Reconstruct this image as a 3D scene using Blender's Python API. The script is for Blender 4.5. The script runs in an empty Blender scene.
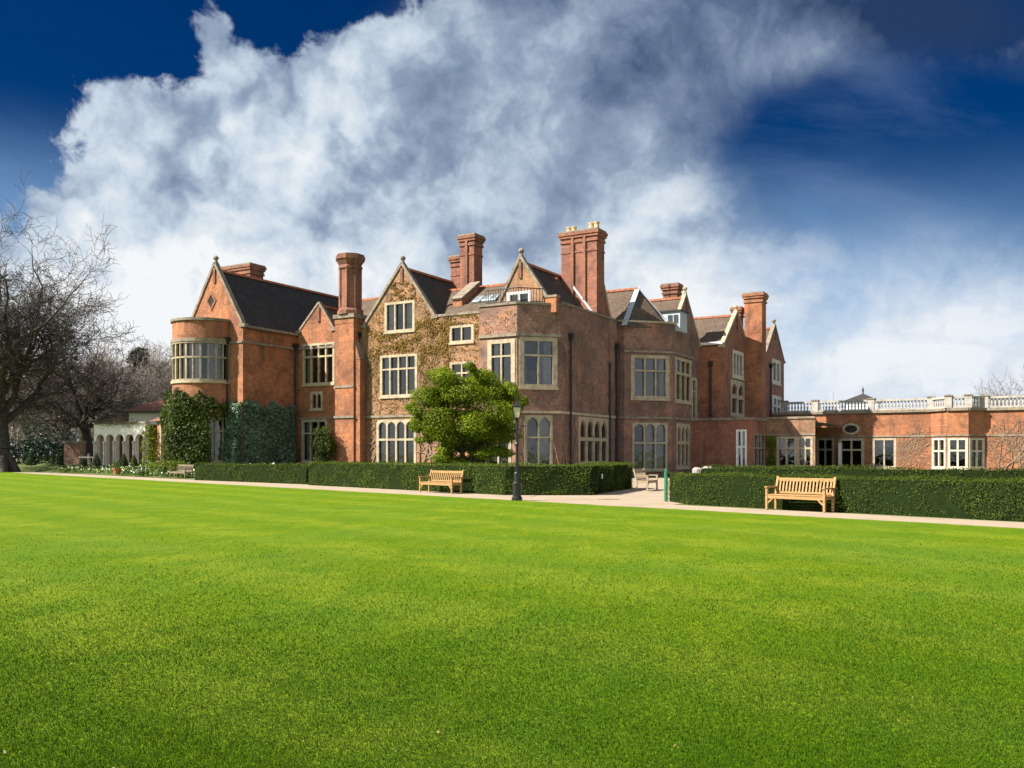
import bpy, bmesh, math, random
import numpy as np
from mathutils import Vector, Matrix
from mathutils.geometry import tessellate_polygon
R = math.radians
random.seed(7)
rng = np.random.default_rng(11)
sc = bpy.context.scene
col = sc.collection

# ---------------------------------------------------------------- camera
FPX, HOR, EYE = 900.0, 455.0, 1.6
cam = bpy.data.cameras.new("camera")
camo = bpy.data.objects.new("camera", cam)
col.objects.link(camo)
camo.location = (0, 0, EYE)
camo.rotation_euler = (R(90), 0, 0)
cam.sensor_width = 36
cam.lens = 36 * FPX / 1024
cam.shift_y = 71 / 1024
cam.clip_end = 8000
sc.camera = camo

# ---------------------------------------------------------------- sun, exposure
SUN_AZ, SUN_EL = 198.0, 42.0          # azimuth counted from +X towards +Y
sd = Vector((math.cos(R(SUN_AZ)) * math.cos(R(SUN_EL)), math.sin(R(SUN_AZ)) * math.cos(R(SUN_EL)), math.sin(R(SUN_EL))))
sl = bpy.data.lights.new("sun", 'SUN')
sl.energy = 5.0
sl.angle = R(0.5)
sl.color = (1.0, 0.9, 0.76)
so = bpy.data.objects.new("sun", sl)
col.objects.link(so)
so.rotation_euler = (-sd).to_track_quat('-Z', 'Y').to_euler()
sc.view_settings.view_transform = 'Standard'
sc.view_settings.look = 'None'
sc.view_settings.gamma = 1
sc.view_settings.use_curve_mapping = False
sc.view_settings.exposure = 1.25
sc.cycles.max_bounces = 6
sc.cycles.transparent_max_bounces = 12


# ---------------------------------------------------------------- node helpers
class N:
    def __init__(s, tree):
        s.t = tree

    def n(s, typ, **kw):
        nd = s.t.nodes.new(typ)
        for k, v in kw.items():
            if k.startswith('i_'):
                key = k[2:]
                key = int(key) if key.isdigit() else key.replace('_', ' ')
                if hasattr(v, 'is_output'):
                    s.t.links.new(v, nd.inputs[key])
                else:
                    nd.inputs[key].default_value = v
            else:
                setattr(nd, k, v)
        return nd

    def m(s, op, a, b=0.0, c=None, clamp=False):
        nd = s.t.nodes.new('ShaderNodeMath')
        nd.operation = op
        nd.use_clamp = clamp
        for i, v in enumerate((a, b, c)):
            if v is None:
                continue
            if hasattr(v, 'is_output'):
                s.t.links.new(v, nd.inputs[i])
            else:
                nd.inputs[i].default_value = v
        return nd.outputs[0]

    def mix(s, fac, a, b, blend='MIX'):
        nd = s.t.nodes.new('ShaderNodeMix')
        nd.data_type = 'RGBA'
        nd.blend_type = blend
        for i, v in ((0, fac), (6, a), (7, b)):
            if hasattr(v, 'is_output'):
                s.t.links.new(v, nd.inputs[i])
            else:
                if i and len(v) == 3:
                    v = (*v, 1)
                nd.inputs[i].default_value = v
        return nd.outputs[2]

    def ramp(s, fac, stops, interp='LINEAR'):
        nd = s.t.nodes.new('ShaderNodeValToRGB')
        nd.color_ramp.interpolation = interp
        el = nd.color_ramp.elements
        while len(el) < len(stops):
            el.new(0.5)
        for e, (p, c) in zip(el, stops):
            e.position = p
            e.color = (*c, 1) if len(c) == 3 else c
        s.t.links.new(fac, nd.inputs[0])
        return nd.outputs[0]

    def smooth(s, v, lo, hi, a=0.0, b=1.0):
        nd = s.t.nodes.new('ShaderNodeMapRange')
        nd.interpolation_type = 'SMOOTHSTEP'
        s.t.links.new(v, nd.inputs[0])
        for i, x in zip((1, 2, 3, 4), (lo, hi, a, b)):
            nd.inputs[i].default_value = x
        return nd.outputs[0]

    def noise(s, vec, scale, detail=4, rough=0.55, dist=0.0, lac=2.0):
        nd = s.n('ShaderNodeTexNoise', i_Scale=scale, i_Detail=detail, i_Roughness=rough, i_Distortion=dist, i_Lacunarity=lac)
        if vec is not None:
            s.t.links.new(vec, nd.inputs['Vector'])
        return nd.outputs[0]

    def link(s, a, b):
        s.t.links.new(a, b)


# ---------------------------------------------------------------- sky with clouds
W = bpy.data.worlds.new("World")
sc.world = W
W.use_nodes = True
W.cycles.sampling_method = 'MANUAL'
W.cycles.sample_map_resolution = 512
wt = W.node_tree
wt.nodes.clear()
w = N(wt)
sky = w.n('ShaderNodeTexSky', sky_type='NISHITA', sun_disc=False, sun_elevation=R(SUN_EL), sun_rotation=R(90 - SUN_AZ), altitude=0, air_density=1.0, dust_density=0.4, ozone_density=2.5)
tc = w.n('ShaderNodeTexCoord')
DIR = tc.outputs['Generated']
sep = w.n('ShaderNodeSeparateXYZ')
w.link(DIR, sep.inputs[0])
X, Y, Zz = sep.outputs
zc = w.m('MAXIMUM', Zz, 0.0)
den = w.m('ADD', zc, 0.30)
pv = w.n('ShaderNodeCombineXYZ')
w.link(w.m('DIVIDE', X, den), pv.inputs[0])
w.link(w.m('DIVIDE', Y, den), pv.inputs[1])
P = pv.outputs[0]
yc = w.m('MAXIMUM', Y, 0.02)
U = w.m('DIVIDE', X, yc)
V = w.m('DIVIDE', zc, yc)


def shifted(v, off):
    nd = w.n('ShaderNodeVectorMath', operation='ADD')
    w.link(v, nd.inputs[0])
    nd.inputs[1].default_value = off
    return nd.outputs[0]


def gauss(u, v, su, sv, rot=0.0):
    """soft region of the sky round the direction (x/y, z/y) = (u, v)"""
    c, s_ = math.cos(R(rot)), math.sin(R(rot))
    du = w.m('SUBTRACT', U, u)
    dv = w.m('SUBTRACT', V, v)
    p = w.m('DIVIDE', w.m('ADD', w.m('MULTIPLY', du, c), w.m('MULTIPLY', dv, s_)), su)
    q = w.m('DIVIDE', w.m('SUBTRACT', w.m('MULTIPLY', dv, c), w.m('MULTIPLY', du, s_)), sv)
    r2 = w.m('ADD', w.m('MULTIPLY', p, p), w.m('MULTIPLY', q, q))
    return w.m('POWER', 2.71828, w.m('MULTIPLY', r2, -1.0))


def total(items):
    acc = None
    for wgt, g in items:
        t = w.m('MULTIPLY', g, wgt)
        acc = t if acc is None else w.m('ADD', acc, t)
    return acc


def G(x, y, sx, sy, rot=0):
    return gauss((x - 512) / 900, (455 - y) / 900, sx / 900, sy / 900, rot)


def vadd(a, b, k):
    nd = w.n('ShaderNodeVectorMath', operation='MULTIPLY_ADD')
    w.link(b, nd.inputs[0])
    nd.inputs[1].default_value = (k, k, k)
    w.link(a, nd.inputs[2])
    return nd.outputs[0]


def puff(vec, scale, detail):
    nd = w.n('ShaderNodeTexVoronoi', feature='F1', i_Scale=scale, i_Detail=detail, i_Roughness=0.55, i_Lacunarity=2.2)
    nd.normalize = True
    w.link(vec, nd.inputs['Vector'])
    return w.m('SUBTRACT', 1.0, nd.outputs['Distance'])


warpn = w.n('ShaderNodeTexNoise', i_Scale=6.0, i_Detail=5, i_Roughness=0.6)
w.link(DIR, warpn.inputs['Vector'])
DW = vadd(shifted(DIR, (3.1, 1.7, 0.4)), warpn.outputs['Color'], 0.13)
SUNOFF = (-0.030, 0, 0.040)
nA = w.noise(DW, 3.6, 8, 0.55, 0.0)
nA2 = w.noise(shifted(DW, SUNOFF), 3.6, 8, 0.55, 0.0)
vB = puff(DW, 10.0, 2.0)
vB2 = puff(shifted(DW, (-0.016, 0, 0.022)), 10.0, 2.0)
nF = w.noise(DIR, 26.0, 6, 0.62, 0.3)
nP = w.noise(P, 1.3, 7, 0.58, 0.6)
fb = w.m('ADD', w.m('ADD', w.m('MULTIPLY', w.m('SUBTRACT', nA, 0.5), 0.85), w.m('MULTIPLY', w.m('SUBTRACT', vB, 0.55), 0.50)), w.m('ADD', w.m('MULTIPLY', w.m('SUBTRACT', nF, 0.5), 0.62), 0.5))
fbs = w.m('ADD', w.m('ADD', w.m('MULTIPLY', w.m('SUBTRACT', nA, 0.5), 0.55), w.m('MULTIPLY', w.m('SUBTRACT', nP, 0.5), 0.9)), 0.5)
behind = w.smooth(Y, 0.25, -0.25, 0.0, 1.0)  # unseen bright cloud cover added at the camera's back to raise ambient light
cover = total([(0.55, G(240, 250, 165, 140, 0)), (0.50, G(430, 150, 130, 130, 0)), (0.52, G(590, 170, 160, 150, -10)),
               (0.42, G(720, 40, 170, 70, 8)), (0.30, G(110, 330, 120, 90)), (0.34, G(212, 30, 22, 50, 14)), (0.26, G(350, 60, 50, 28, 30)), (.14, G(110, 110, 40, 30)),
               (-0.34, G(70, 10, 190, 70, -8)), (-0.24, G(0, 150, 70, 90)), (-0.36, G(310, 0, 110, 38)), (-.16, G(150, 60, 60, 18, -6)),
               (-0.46, G(930, 140, 240, 58, -12)), (-0.26, G(800, 185, 120, 46, -22)),
               (0.24, G(930, 330, 190, 60)), (0.16, G(700, 300, 110, 60)), (0.36, G(950, 20, 130, 46, -8)), (.2, behind)])
crisp = w.smooth(w.m('ADD', fb, cover), 0.49, 0.64)
soft = w.smooth(w.m('ADD', fbs, cover), 0.34, 0.98)
left = w.smooth(U, -0.20, 0.12, 1.0, 0.0)
dens = w.m('ADD', w.m('MULTIPLY', crisp, left), w.m('MULTIPLY', soft, w.m('SUBTRACT', 1.0, left)))
# thin high veil of streaks
mpv = w.n('ShaderNodeMapping')
mpv.inputs['Scale'].default_value = (0.55, 1.0, 1.0)
mpv.inputs['Rotation'].default_value = (0, 0, R(25))
w.link(P, mpv.inputs[0])
veil = w.smooth(w.noise(mpv.outputs[0], 2.4, 8, 0.62, 0.9), 0.45, 0.80, 0.0, 0.34)
br = total([(0.30, G(190, 220, 150, 120)), (0.26, G(330, 90, 90, 60)), (0.62, G(120, 340, 260, 100)), (0.22, G(640, 240, 90, 60)),
            (0.62, G(930, 340, 240, 80)), (0.30, G(700, 300, 130, 50)), (0.24, G(540, 145, 50, 44)), (.24, G(100, 130, 90, 60)), (.24, G(800, 60, 90, 30, 30)), (.14, G(660, 150, 60, 40)),
            (0.34, G(480, 280, 130, 60)), (-0.06, G(430, 170, 110, 60)), (-0.06, G(600, 110, 120, 60)), (-0.16, G(640, 50, 130, 70)), (-0.50, G(930, 10, 170, 70)), (.55, behind)])
relief = w.m('ADD', w.m('MULTIPLY', w.m('SUBTRACT', nA, nA2), 2.2), w.m('MULTIPLY', w.m('SUBTRACT', vB, vB2), w.m('ADD', w.m('MULTIPLY', left, 0.75), 0.2)))
bri = w.m('ADD', w.m('ADD', relief, w.m('ADD', w.m('MULTIPLY', w.m('SUBTRACT', nP, 0.5), 0.6), w.m('MULTIPLY', w.m('SUBTRACT', nF, 0.5), w.m('ADD', 0.2, w.m('MULTIPLY', left, 0.2))))), w.m('ADD', br, 0.42))
cc = w.ramp(bri, [(0.0, (0.06, 0.13, 0.34)), (0.25, (0.36, 0.52, 0.85)), (0.5, (0.84, 1.08, 1.45)), (0.72, (1.65, 1.92, 2.22)), (1.0, (2.55, 2.62, 2.68))])
skyc = w.n('ShaderNodeHueSaturation', i_Hue=0.521, i_Saturation=1.55, i_Value=0.115)
w.link(sky.outputs[0], skyc.inputs['Color'])
hz = w.smooth(w.m('ADD', w.m('ADD', V, w.smooth(U, -0.6, -0.2, -0.05, 0.0)), w.m('MULTIPLY', w.m('SUBTRACT', nP, 0.5), 0.12)), 0.08, 0.37, 1.0, 0.0)
hzf = w.m('MULTIPLY', hz, w.smooth(Y, -0.2, 0.3, 0.4, 1.0))
base = w.mix(hzf, skyc.outputs[0], w.mix(w.smooth(V, 0.02, 0.22), (2.2, 2.38, 2.6), (0.80, 1.45, 2.4)))
base = w.mix(w.m('MULTIPLY', veil, w.m('MULTIPLY', w.smooth(V, 0.05, 0.42, 1.0, 0.4), w.smooth(U, -0.4, 0.1, 0.1, 1.0))), base, (1.1, 1.55, 2.3))
out_c = w.mix(dens, base, cc)
bg = w.n('ShaderNodeBackground', i_Strength=0.15)
w.link(out_c, bg.inputs[0])
wo = w.n('ShaderNodeOutputWorld')
w.link(bg.outputs[0], wo.inputs[0])


# ---------------------------------------------------------------- materials
def mat(name, fn, rough=0.85, spec=0.3):
    m_ = bpy.data.materials.new(name)
    m_.use_nodes = True
    t = m_.node_tree
    t.nodes.clear()
    h = N(t)
    b = h.n('ShaderNodeBsdfPrincipled')
    b.inputs['Roughness'].default_value = rough
    b.inputs['Specular IOR Level'].default_value = spec
    o = h.n('ShaderNodeOutputMaterial')
    h.link(b.outputs[0], o.inputs[0])
    fn(h, b)
    return m_


def obj_vec(h):
    return h.n('ShaderNodeTexCoord').outputs['Object']


def wall_vec(h):
    s_ = h.n('ShaderNodeSeparateXYZ')
    h.link(obj_vec(h), s_.inputs[0])
    c = h.n('ShaderNodeCombineXYZ')
    h.link(h.m('ADD', s_.outputs[0], s_.outputs[1]), c.inputs[0])
    h.link(s_.outputs[2], c.inputs[1])
    return c.outputs[0]


def bump(h, b, height, strength=0.4, dist=0.02):
    bn = h.n('ShaderNodeBump', i_Strength=strength, i_Distance=dist)
    h.link(height, bn.inputs['Height'])
    h.link(bn.outputs[0], b.inputs['Normal'])


def brick_fn(c1, c2, c3, mortar, grime=0.5):
    def fn(h, b):
        v = wall_vec(h)
        o = obj_vec(h)
        br_ = h.n('ShaderNodeTexBrick', i_Scale=1.0, i_Mortar_Size=0.008, i_Brick_Width=0.23, i_Row_Height=0.075, i_Bias=0.1)
        h.link(v, br_.inputs['Vector'])
        br_.inputs['Color1'].default_value = (*c1, 1)
        br_.inputs['Color2'].default_value = (*c2, 1)
        br_.inputs['Mortar'].default_value = (*mortar, 1)
        big = h.noise(o, 0.45, 5, 0.6, 0.4)
        mid = h.noise(o, 3.5, 5, 0.65)
        rowv = h.n('ShaderNodeMapping')
        rowv.inputs['Scale'].default_value = (4.0, 12.0, 1.0)
        h.link(v, rowv.inputs[0])
        sp = h.noise(rowv.outputs[0], 1.0, 3, 0.75)
        c = h.mix(h.smooth(sp, 0.56, 0.66, 0, 0.8), br_.outputs[0], (c2[0] * .45, c2[1] * .42, c2[2] * .5))
        c = h.mix(h.smooth(sp, 0.44, 0.34, 0, 0.7), c, (min(1, c1[0] * 1.45), c1[1] * 1.55, c1[2] * 1.6))
        c = h.mix(h.smooth(mid, 0.42, 0.68, 0, 0.65), c, (*c3, 1))
        c = h.mix(h.smooth(big, 0.38, 0.72, 0.0, grime), c, (c3[0] * .55, c3[1] * .62, c3[2] * .7))
        lite = h.noise(o, 1.7, 6, 0.7, 0.8)
        patch = h.noise(o, 0.9, 6, 0.7, 1.0)
        c = h.mix(h.smooth(patch, 0.52, 0.64, 0, 0.55), c, (c3[0] * .5, c3[1] * .5, c3[2] * .55))
        c = h.mix(h.smooth(patch, 0.46, 0.34, 0, 0.5), c, (min(1, c1[0] * 1.3), c1[1] * 1.15, c1[2] * .95))
        c = h.mix(h.smooth(lite, 0.58, 0.72, 0, 0.5), c, (min(1, c1[0] * 1.5), c1[1] * 1.6, c1[2] * 1.6))
        streak = h.n('ShaderNodeMapping')
        streak.inputs['Scale'].default_value = (1.3, 1.3, 0.12)
        h.link(o, streak.inputs[0])
        st = h.noise(streak.outputs[0], 1.6, 4, 0.6)
        c = h.mix(h.smooth(st, 0.55, 0.74, 0, 0.55), c, (0.06, 0.048, 0.04))
        h.link(c, b.inputs['Base Color'])
        bump(h, b, h.m('ADD', h.m('MULTIPLY', br_.outputs[1], -0.6), h.m('MULTIPLY', mid, 0.8)), 0.5, 0.015)
    return fn


M = {}
M['brick_orange'] = mat('orange_brick', brick_fn((0.43, 0.165, 0.07), (0.29, 0.10, 0.048), (0.23, 0.095, 0.057), (0.38, 0.26, 0.17), 0.55), 0.9)
M['brick_brown'] = mat('brown_brick', brick_fn((0.38, 0.19, 0.09), (0.23, 0.115, 0.065), (0.21, 0.125, 0.085), (0.40, 0.31, 0.21), 0.55), 0.9)
M['brick_mauve'] = mat('mauve_brick', brick_fn((0.34, 0.165, 0.105), (0.19, 0.095, 0.075), (0.18, 0.115, 0.095), (0.38, 0.30, 0.24), 0.75), 0.9)
M['brick_red'] = mat('red_brick', brick_fn((0.33, 0.125, 0.075), (0.23, 0.085, 0.055), (0.19, 0.085, 0.065), (0.32, 0.23, 0.17), 0.5), 0.9)


def stone_fn(c, c2, sc_=3.0):
    def fn(h, b):
        o = obj_vec(h)
        a = h.noise(o, sc_, 6, 0.65, 0.3)
        c_ = h.mix(h.smooth(a, 0.35, 0.7), (*c, 1), (*c2, 1))
        h.link(c_, b.inputs['Base Color'])
        bump(h, b, h.noise(o, 22, 4, 0.6), 0.25, 0.01)
    return fn


M['stone'] = mat('pale_stone', stone_fn((0.44, 0.385, 0.28), (0.28, 0.24, 0.165)), 0.85)
M['stone_mid'] = mat('weathered_stone', stone_fn((0.36, 0.31, 0.23), (0.22, 0.185, 0.135)), 0.85)
M['stone_grey'] = mat('grey_stone', stone_fn((0.27, 0.23, 0.18), (0.13, 0.115, 0.095)), 0.9)
M['stone_white'] = mat('white_stone', stone_fn((0.58, 0.545, 0.46), (0.42, 0.385, 0.32)), 0.8)
M['stone_pale'] = mat('balustrade_stone', stone_fn((0.42, 0.40, 0.375), (0.25, 0.24, 0.22)), 0.85)
M['render'] = mat('white_render', stone_fn((0.78, 0.77, 0.75), (0.66, 0.65, 0.63)), 0.85)
M['lead'] = mat('lead', stone_fn((0.42, 0.47, 0.52), (0.32, 0.36, 0.41)), 0.45, 0.5)
M['ridge'] = mat('terracotta_ridge', stone_fn((0.42, 0.16, 0.08), (0.3, 0.12, 0.07)), 0.85)
M['pot'] = mat('buff_clay', stone_fn((0.62, 0.45, 0.26), (0.45, 0.3, 0.17)), 0.8)
M['terracotta'] = mat('terracotta', stone_fn((0.40, 0.17, 0.09), (0.28, 0.12, 0.07), 8), 0.85)


def tile_fn(c, c2, moss):
    def fn(h, b):
        o = obj_vec(h)
        v = wall_vec(h)
        br_ = h.n('ShaderNodeTexBrick', i_Scale=1.0, i_Mortar_Size=0.012, i_Brick_Width=0.18, i_Row_Height=0.11)
        h.link(v, br_.inputs['Vector'])
        br_.inputs['Color1'].default_value = (*c, 1)
        br_.inputs['Color2'].default_value = (*c2, 1)
        br_.inputs['Mortar'].default_value = (c[0] * .35, c[1] * .35, c[2] * .35, 1)
        n_ = h.noise(o, 0.8, 8, 0.75, 0.7)
        n2_ = h.noise(o, 3.2, 7, 0.8, 0.4)
        cc_ = h.mix(h.smooth(n_, 0.45, 0.7, 0, 0.7), br_.outputs[0], (*moss, 1))
        cc_ = h.mix(h.smooth(n2_, 0.52, 0.72, 0, 0.65), cc_, (c[0] * 2.3, c[1] * 2.3, c[2] * 2.1))
        h.link(cc_, b.inputs['Base Color'])
        bump(h, b, h.m('ADD', br_.outputs[1], h.m('MULTIPLY', n2_, -1.0)), 0.6, 0.03)
    return fn


M['slate'] = mat('dark_tiles', tile_fn((0.052, 0.047, 0.048), (0.036, 0.034, 0.038), (0.05, 0.052, 0.04)), 0.8)
M['tile'] = mat('brown_tiles', tile_fn((0.125, 0.088, 0.068), (0.085, 0.063, 0.052), (0.13, 0.11, 0.075)), 0.9)
M['tile_red'] = mat('red_tiles', tile_fn((0.26, 0.12, 0.08), (0.18, 0.09, 0.065), (0.16, 0.11, 0.08)), 0.9)


def flat(c, rough=0.6, spec=0.3, var=0.15, s_=6):
    def fn(h, b):
        n_ = h.noise(obj_vec(h), s_, 4, 0.6)
        h.link(h.mix(h.smooth(n_, 0.3, 0.7), tuple(x * (1 - var) for x in c), tuple(min(1, x * (1 + var)) for x in c)), b.inputs['Base Color'])
    return mat('m', fn, rough, spec)


M['black'] = flat((0.012, 0.013, 0.015), 0.35, 0.5)
M['black'].name = 'black_paint'
M['iron'] = flat((0.02, 0.021, 0.024), 0.5, 0.4)
M['iron'].name = 'cast_iron'
M['white_paint'] = flat((0.72, 0.74, 0.75), 0.5)
M['white_paint'].name = 'white_paint'
M['room'] = flat((0.03, 0.024, 0.02), 0.9)
M['room'].name = 'dark_room'
M['curtain'] = flat((0.45, 0.45, 0.43), 0.9)
M['curtain'].name = 'pale_curtain'
M['curtain_gold'] = flat((0.42, 0.25, 0.10), 0.9)
M['curtain_gold'].name = 'gold_curtain'
M['green_paint'] = flat((0.02, 0.19, 0.09), 0.5)
M['green_paint'].name = 'green_paint'
M['paper'] = flat((0.8, 0.8, 0.8), 0.8, 0.2, 0.02)
M['paper'].name = 'white_card'


def wood_fn(c, c2):
    def fn(h, b):
        mp = h.n('ShaderNodeMapping')
        mp.inputs['Scale'].default_value = (2, 14, 14)
        h.link(obj_vec(h), mp.inputs[0])
        n_ = h.noise(mp.outputs[0], 2.0, 5, 0.6, 0.6)
        h.link(h.mix(h.smooth(n_, 0.3, 0.7), (*c, 1), (*c2, 1)), b.inputs['Base Color'])
        bump(h, b, n_, 0.2, 0.005)
    return fn


M['teak'] = mat('teak', wood_fn((0.40, 0.245, 0.105), (0.26, 0.15, 0.062)), 0.6)
M['teak_old'] = mat('weathered_teak', wood_fn((0.40, 0.33, 0.22), (0.28, 0.22, 0.145)), 0.8)
M['teak_grey'] = mat('silvered_teak', wood_fn((0.22, 0.18, 0.13), (0.14, 0.115, 0.085)), 0.85)
M['bark'] = mat('bark', stone_fn((0.085, 0.074, 0.066), (0.04, 0.036, 0.034), 5.0), 0.95)
M['bark_hazed'] = mat('hazed_grey_bark', stone_fn((0.27, 0.24, 0.22), (0.17, 0.15, 0.14), 5.0), 0.95)  # grey bark lightened further, distance haze painted into the far trees
M['vine'] = mat('vine_bark', stone_fn((0.30, 0.22, 0.16), (0.17, 0.12, 0.085), 5.0), 0.95)


def glass_mat():
    m_ = bpy.data.materials.new('window_glass')
    m_.use_nodes = True
    t = m_.node_tree
    t.nodes.clear()
    h = N(t)
    tr = h.n('ShaderNodeBsdfTransparent')
    tr.inputs[0].default_value = (0.72, 0.76, 0.78, 1)
    gl = h.n('ShaderNodeBsdfGlossy')
    gl.inputs['Roughness'].default_value = 0.03
    gl.inputs['Color'].default_value = (0.95, 0.97, 1, 1)
    n_ = h.noise(obj_vec(h), 2.2, 2, 0.5)
    bn = h.n('ShaderNodeBump', i_Strength=0.12, i_Distance=0.05)
    h.link(n_, bn.inputs['Height'])
    h.link(bn.outputs[0], gl.inputs['Normal'])
    fr = h.n('ShaderNodeFresnel', i_IOR=1.7)
    f = h.m('ADD', h.m('MULTIPLY', fr.outputs[0], 1.2), 0.04, clamp=True)
    mx = h.n('ShaderNodeMixShader')
    h.link(f, mx.inputs[0])
    h.link(tr.outputs[0], mx.inputs[1])
    h.link(gl.outputs[0], mx.inputs[2])
    o = h.n('ShaderNodeOutputMaterial')
    h.link(mx.outputs[0], o.inputs[0])
    return m_


M['glass'] = glass_mat()


def leaf_mat(name, c1, c2, c3, clump=0.8, trans=0.3, rough=0.5):
    m_ = bpy.data.materials.new(name)
    m_.use_nodes = True
    t = m_.node_tree
    t.nodes.clear()
    h = N(t)
    g = h.n('ShaderNodeNewGeometry')
    o = h.n('ShaderNodeTexCoord').outputs['Object']
    c = h.ramp(g.outputs['Random Per Island'], [(0.0, c1), (0.55, c2), (1.0, c3)])
    n_ = h.noise(o, clump, 4, 0.6)
    c = h.mix(h.smooth(n_, 0.35, 0.66, 0, 0.75), c, (c1[0] * .7, c1[1] * .7, c1[2] * .8))
    b = h.n('ShaderNodeBsdfPrincipled')
    b.inputs['Roughness'].default_value = rough
    b.inputs['Specular IOR Level'].default_value = 0.18
    h.link(c, b.inputs['Base Color'])
    tl = h.n('ShaderNodeBsdfTranslucent')
    h.link(h.mix(1.0, c, (1.0, 1.1, 0.5), 'MULTIPLY'), tl.inputs[0])
    mx = h.n('ShaderNodeMixShader')
    mx.inputs[0].default_value = trans
    h.link(b.outputs[0], mx.inputs[1])
    h.link(tl.outputs[0], mx.inputs[2])
    ou = h.n('ShaderNodeOutputMaterial')
    h.link(mx.outputs[0], ou.inputs[0])
    return m_


M['yew'] = leaf_mat('yew_leaves', (0.045, 0.075, 0.010), (0.075, 0.115, 0.014), (0.12, 0.155, 0.022), 0.9, 0.3, 0.75)
M['yew_sunlit'] = leaf_mat('sunlit_hedge_leaves', (0.06, 0.10, 0.012), (0.10, 0.15, 0.017), (0.16, 0.20, 0.028), 0.9, 0.3, 0.75)  # same yew leaves, brightened: sunlight on this hedge is put into the colour
M['yew_dark'] = leaf_mat('dark_hedge_leaves', (0.014, 0.032, 0.010), (0.024, 0.052, 0.014), (0.045, 0.075, 0.02), 0.9)
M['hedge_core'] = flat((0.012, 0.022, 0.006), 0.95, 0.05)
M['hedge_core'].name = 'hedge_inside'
M['magnolia'] = leaf_mat('glossy_leaves', (0.10, 0.155, 0.008), (0.195, 0.27, 0.012), (0.32, 0.375, 0.02), 0.7, 0.4, 0.5)
M['ivy_dark'] = leaf_mat('ivy_leaves', (0.10, 0.165, 0.105), (0.16, 0.25, 0.16), (0.25, 0.35, 0.23), 1.2, 0.2, 0.5)
M['ivy_green'] = leaf_mat('green_ivy', (0.03, 0.055, 0.008), (0.055, 0.085, 0.012), (0.11, 0.14, 0.02), 1.0)
M['lime'] = leaf_mat('lime_leaves', (0.09, 0.14, 0.012), (0.15, 0.21, 0.016), (0.22, 0.27, 0.03), 1.0)
M['creeper'] = leaf_mat('yellow_creeper', (0.19, 0.115, 0.035), (0.27, 0.175, 0.04), (0.34, 0.25, 0.05), 1.6, 0.2, 0.7)
M['pine'] = leaf_mat('pine_needles', (0.018, 0.032, 0.020), (0.03, 0.048, 0.028), (0.045, 0.065, 0.036), 0.4, 0.15, 0.7)
M['shrub'] = leaf_mat('laurel_leaves', (0.010, 0.028, 0.020), (0.018, 0.045, 0.03), (0.035, 0.07, 0.042), 0.5, 0.15, 0.4)
M['bed'] = leaf_mat('border_leaves', (0.05, 0.11, 0.012), (0.10, 0.18, 0.02), (0.17, 0.25, 0.03), 0.8)
M['petal'] = leaf_mat('white_petals', (0.7, 0.7, 0.6), (0.8, 0.8, 0.75), (0.75, 0.7, 0.3), 3, 0.2, 0.7)


def grass_color(h, o):
    mp = h.n('ShaderNodeMapping')
    mp.inputs['Rotation'].default_value = (0, 0, R(-42.4))
    h.link(o, mp.inputs[0])
    s_ = h.n('ShaderNodeSeparateXYZ')
    h.link(mp.outputs[0], s_.inputs[0])
    wob = h.noise(o, 0.35, 3, 0.5)
    ph = h.m('ADD', h.m('MULTIPLY', s_.outputs[0], 2.33), h.m('MULTIPLY', wob, 2.2))
    stripe = h.smooth(h.m('SINE', ph), -0.6, 0.9)
    n1_ = h.noise(o, 0.9, 6, 0.65, 0.4)
    n2_ = h.noise(o, 4.5, 5, 0.7)
    c = h.mix(stripe, (0.205, 0.315, 0.010), (0.285, 0.375, 0.045))
    c = h.mix(h.smooth(n1_, 0.4, 0.66, 0, 0.75), c, (0.13, 0.26, 0.012))
    c = h.mix(h.smooth(n2_, 0.56, 0.74, 0, 0.6), c, (0.34, 0.40, 0.035))
    n4_ = h.noise(o, 1.6, 5, 0.7, 0.8)
    c = h.mix(h.smooth(n4_, 0.62, 0.74, 0, 0.5), c, (0.40, 0.36, 0.07))
    return c


def lawn_fn(h, b):
    o = obj_vec(h)
    c = grass_color(h, o)
    n3_ = h.noise(o, 30, 4, 0.75)
    c = h.mix(h.smooth(n3_, 0.36, 0.56, 0.5, 0), c, (0.05, 0.12, 0.004))
    n5_ = h.noise(o, 9, 5, 0.75, 0.5)
    c = h.mix(h.smooth(n5_, 0.48, 0.64, 0, 0.55), c, (0.11, 0.19, 0.008))
    mps = h.n('ShaderNodeMapping')
    mps.inputs['Rotation'].default_value = (0, 0, R(-42.4))
    mps.inputs['Scale'].default_value = (1.6, 0.25, 1)
    h.link(o, mps.inputs[0])
    n6_ = h.noise(mps.outputs[0], 2.0, 6, 0.7, 0.4)
    c = h.mix(h.smooth(n6_, 0.52, 0.68, 0, 0.35), c, (0.36, 0.40, 0.07))
    c = h.mix(1.0, c, (0.66, 0.70, 0.22), 'MULTIPLY')
    far = h.n('ShaderNodeTexCoord').outputs['Object']
    pat = h.noise(far, 0.22, 4, 0.6, 0.5)
    c = h.mix(h.smooth(pat, 0.42, 0.66, 0, 0.4), c, (0.09, 0.18, 0.015))
    h.link(c, b.inputs['Base Color'])
    bump(h, b, h.m('ADD', n3_, h.noise(o, 8, 4, 0.7)), 0.9, 0.04)


M['lawn'] = mat('mown_grass', lawn_fn, 0.9, 0.1)


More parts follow.
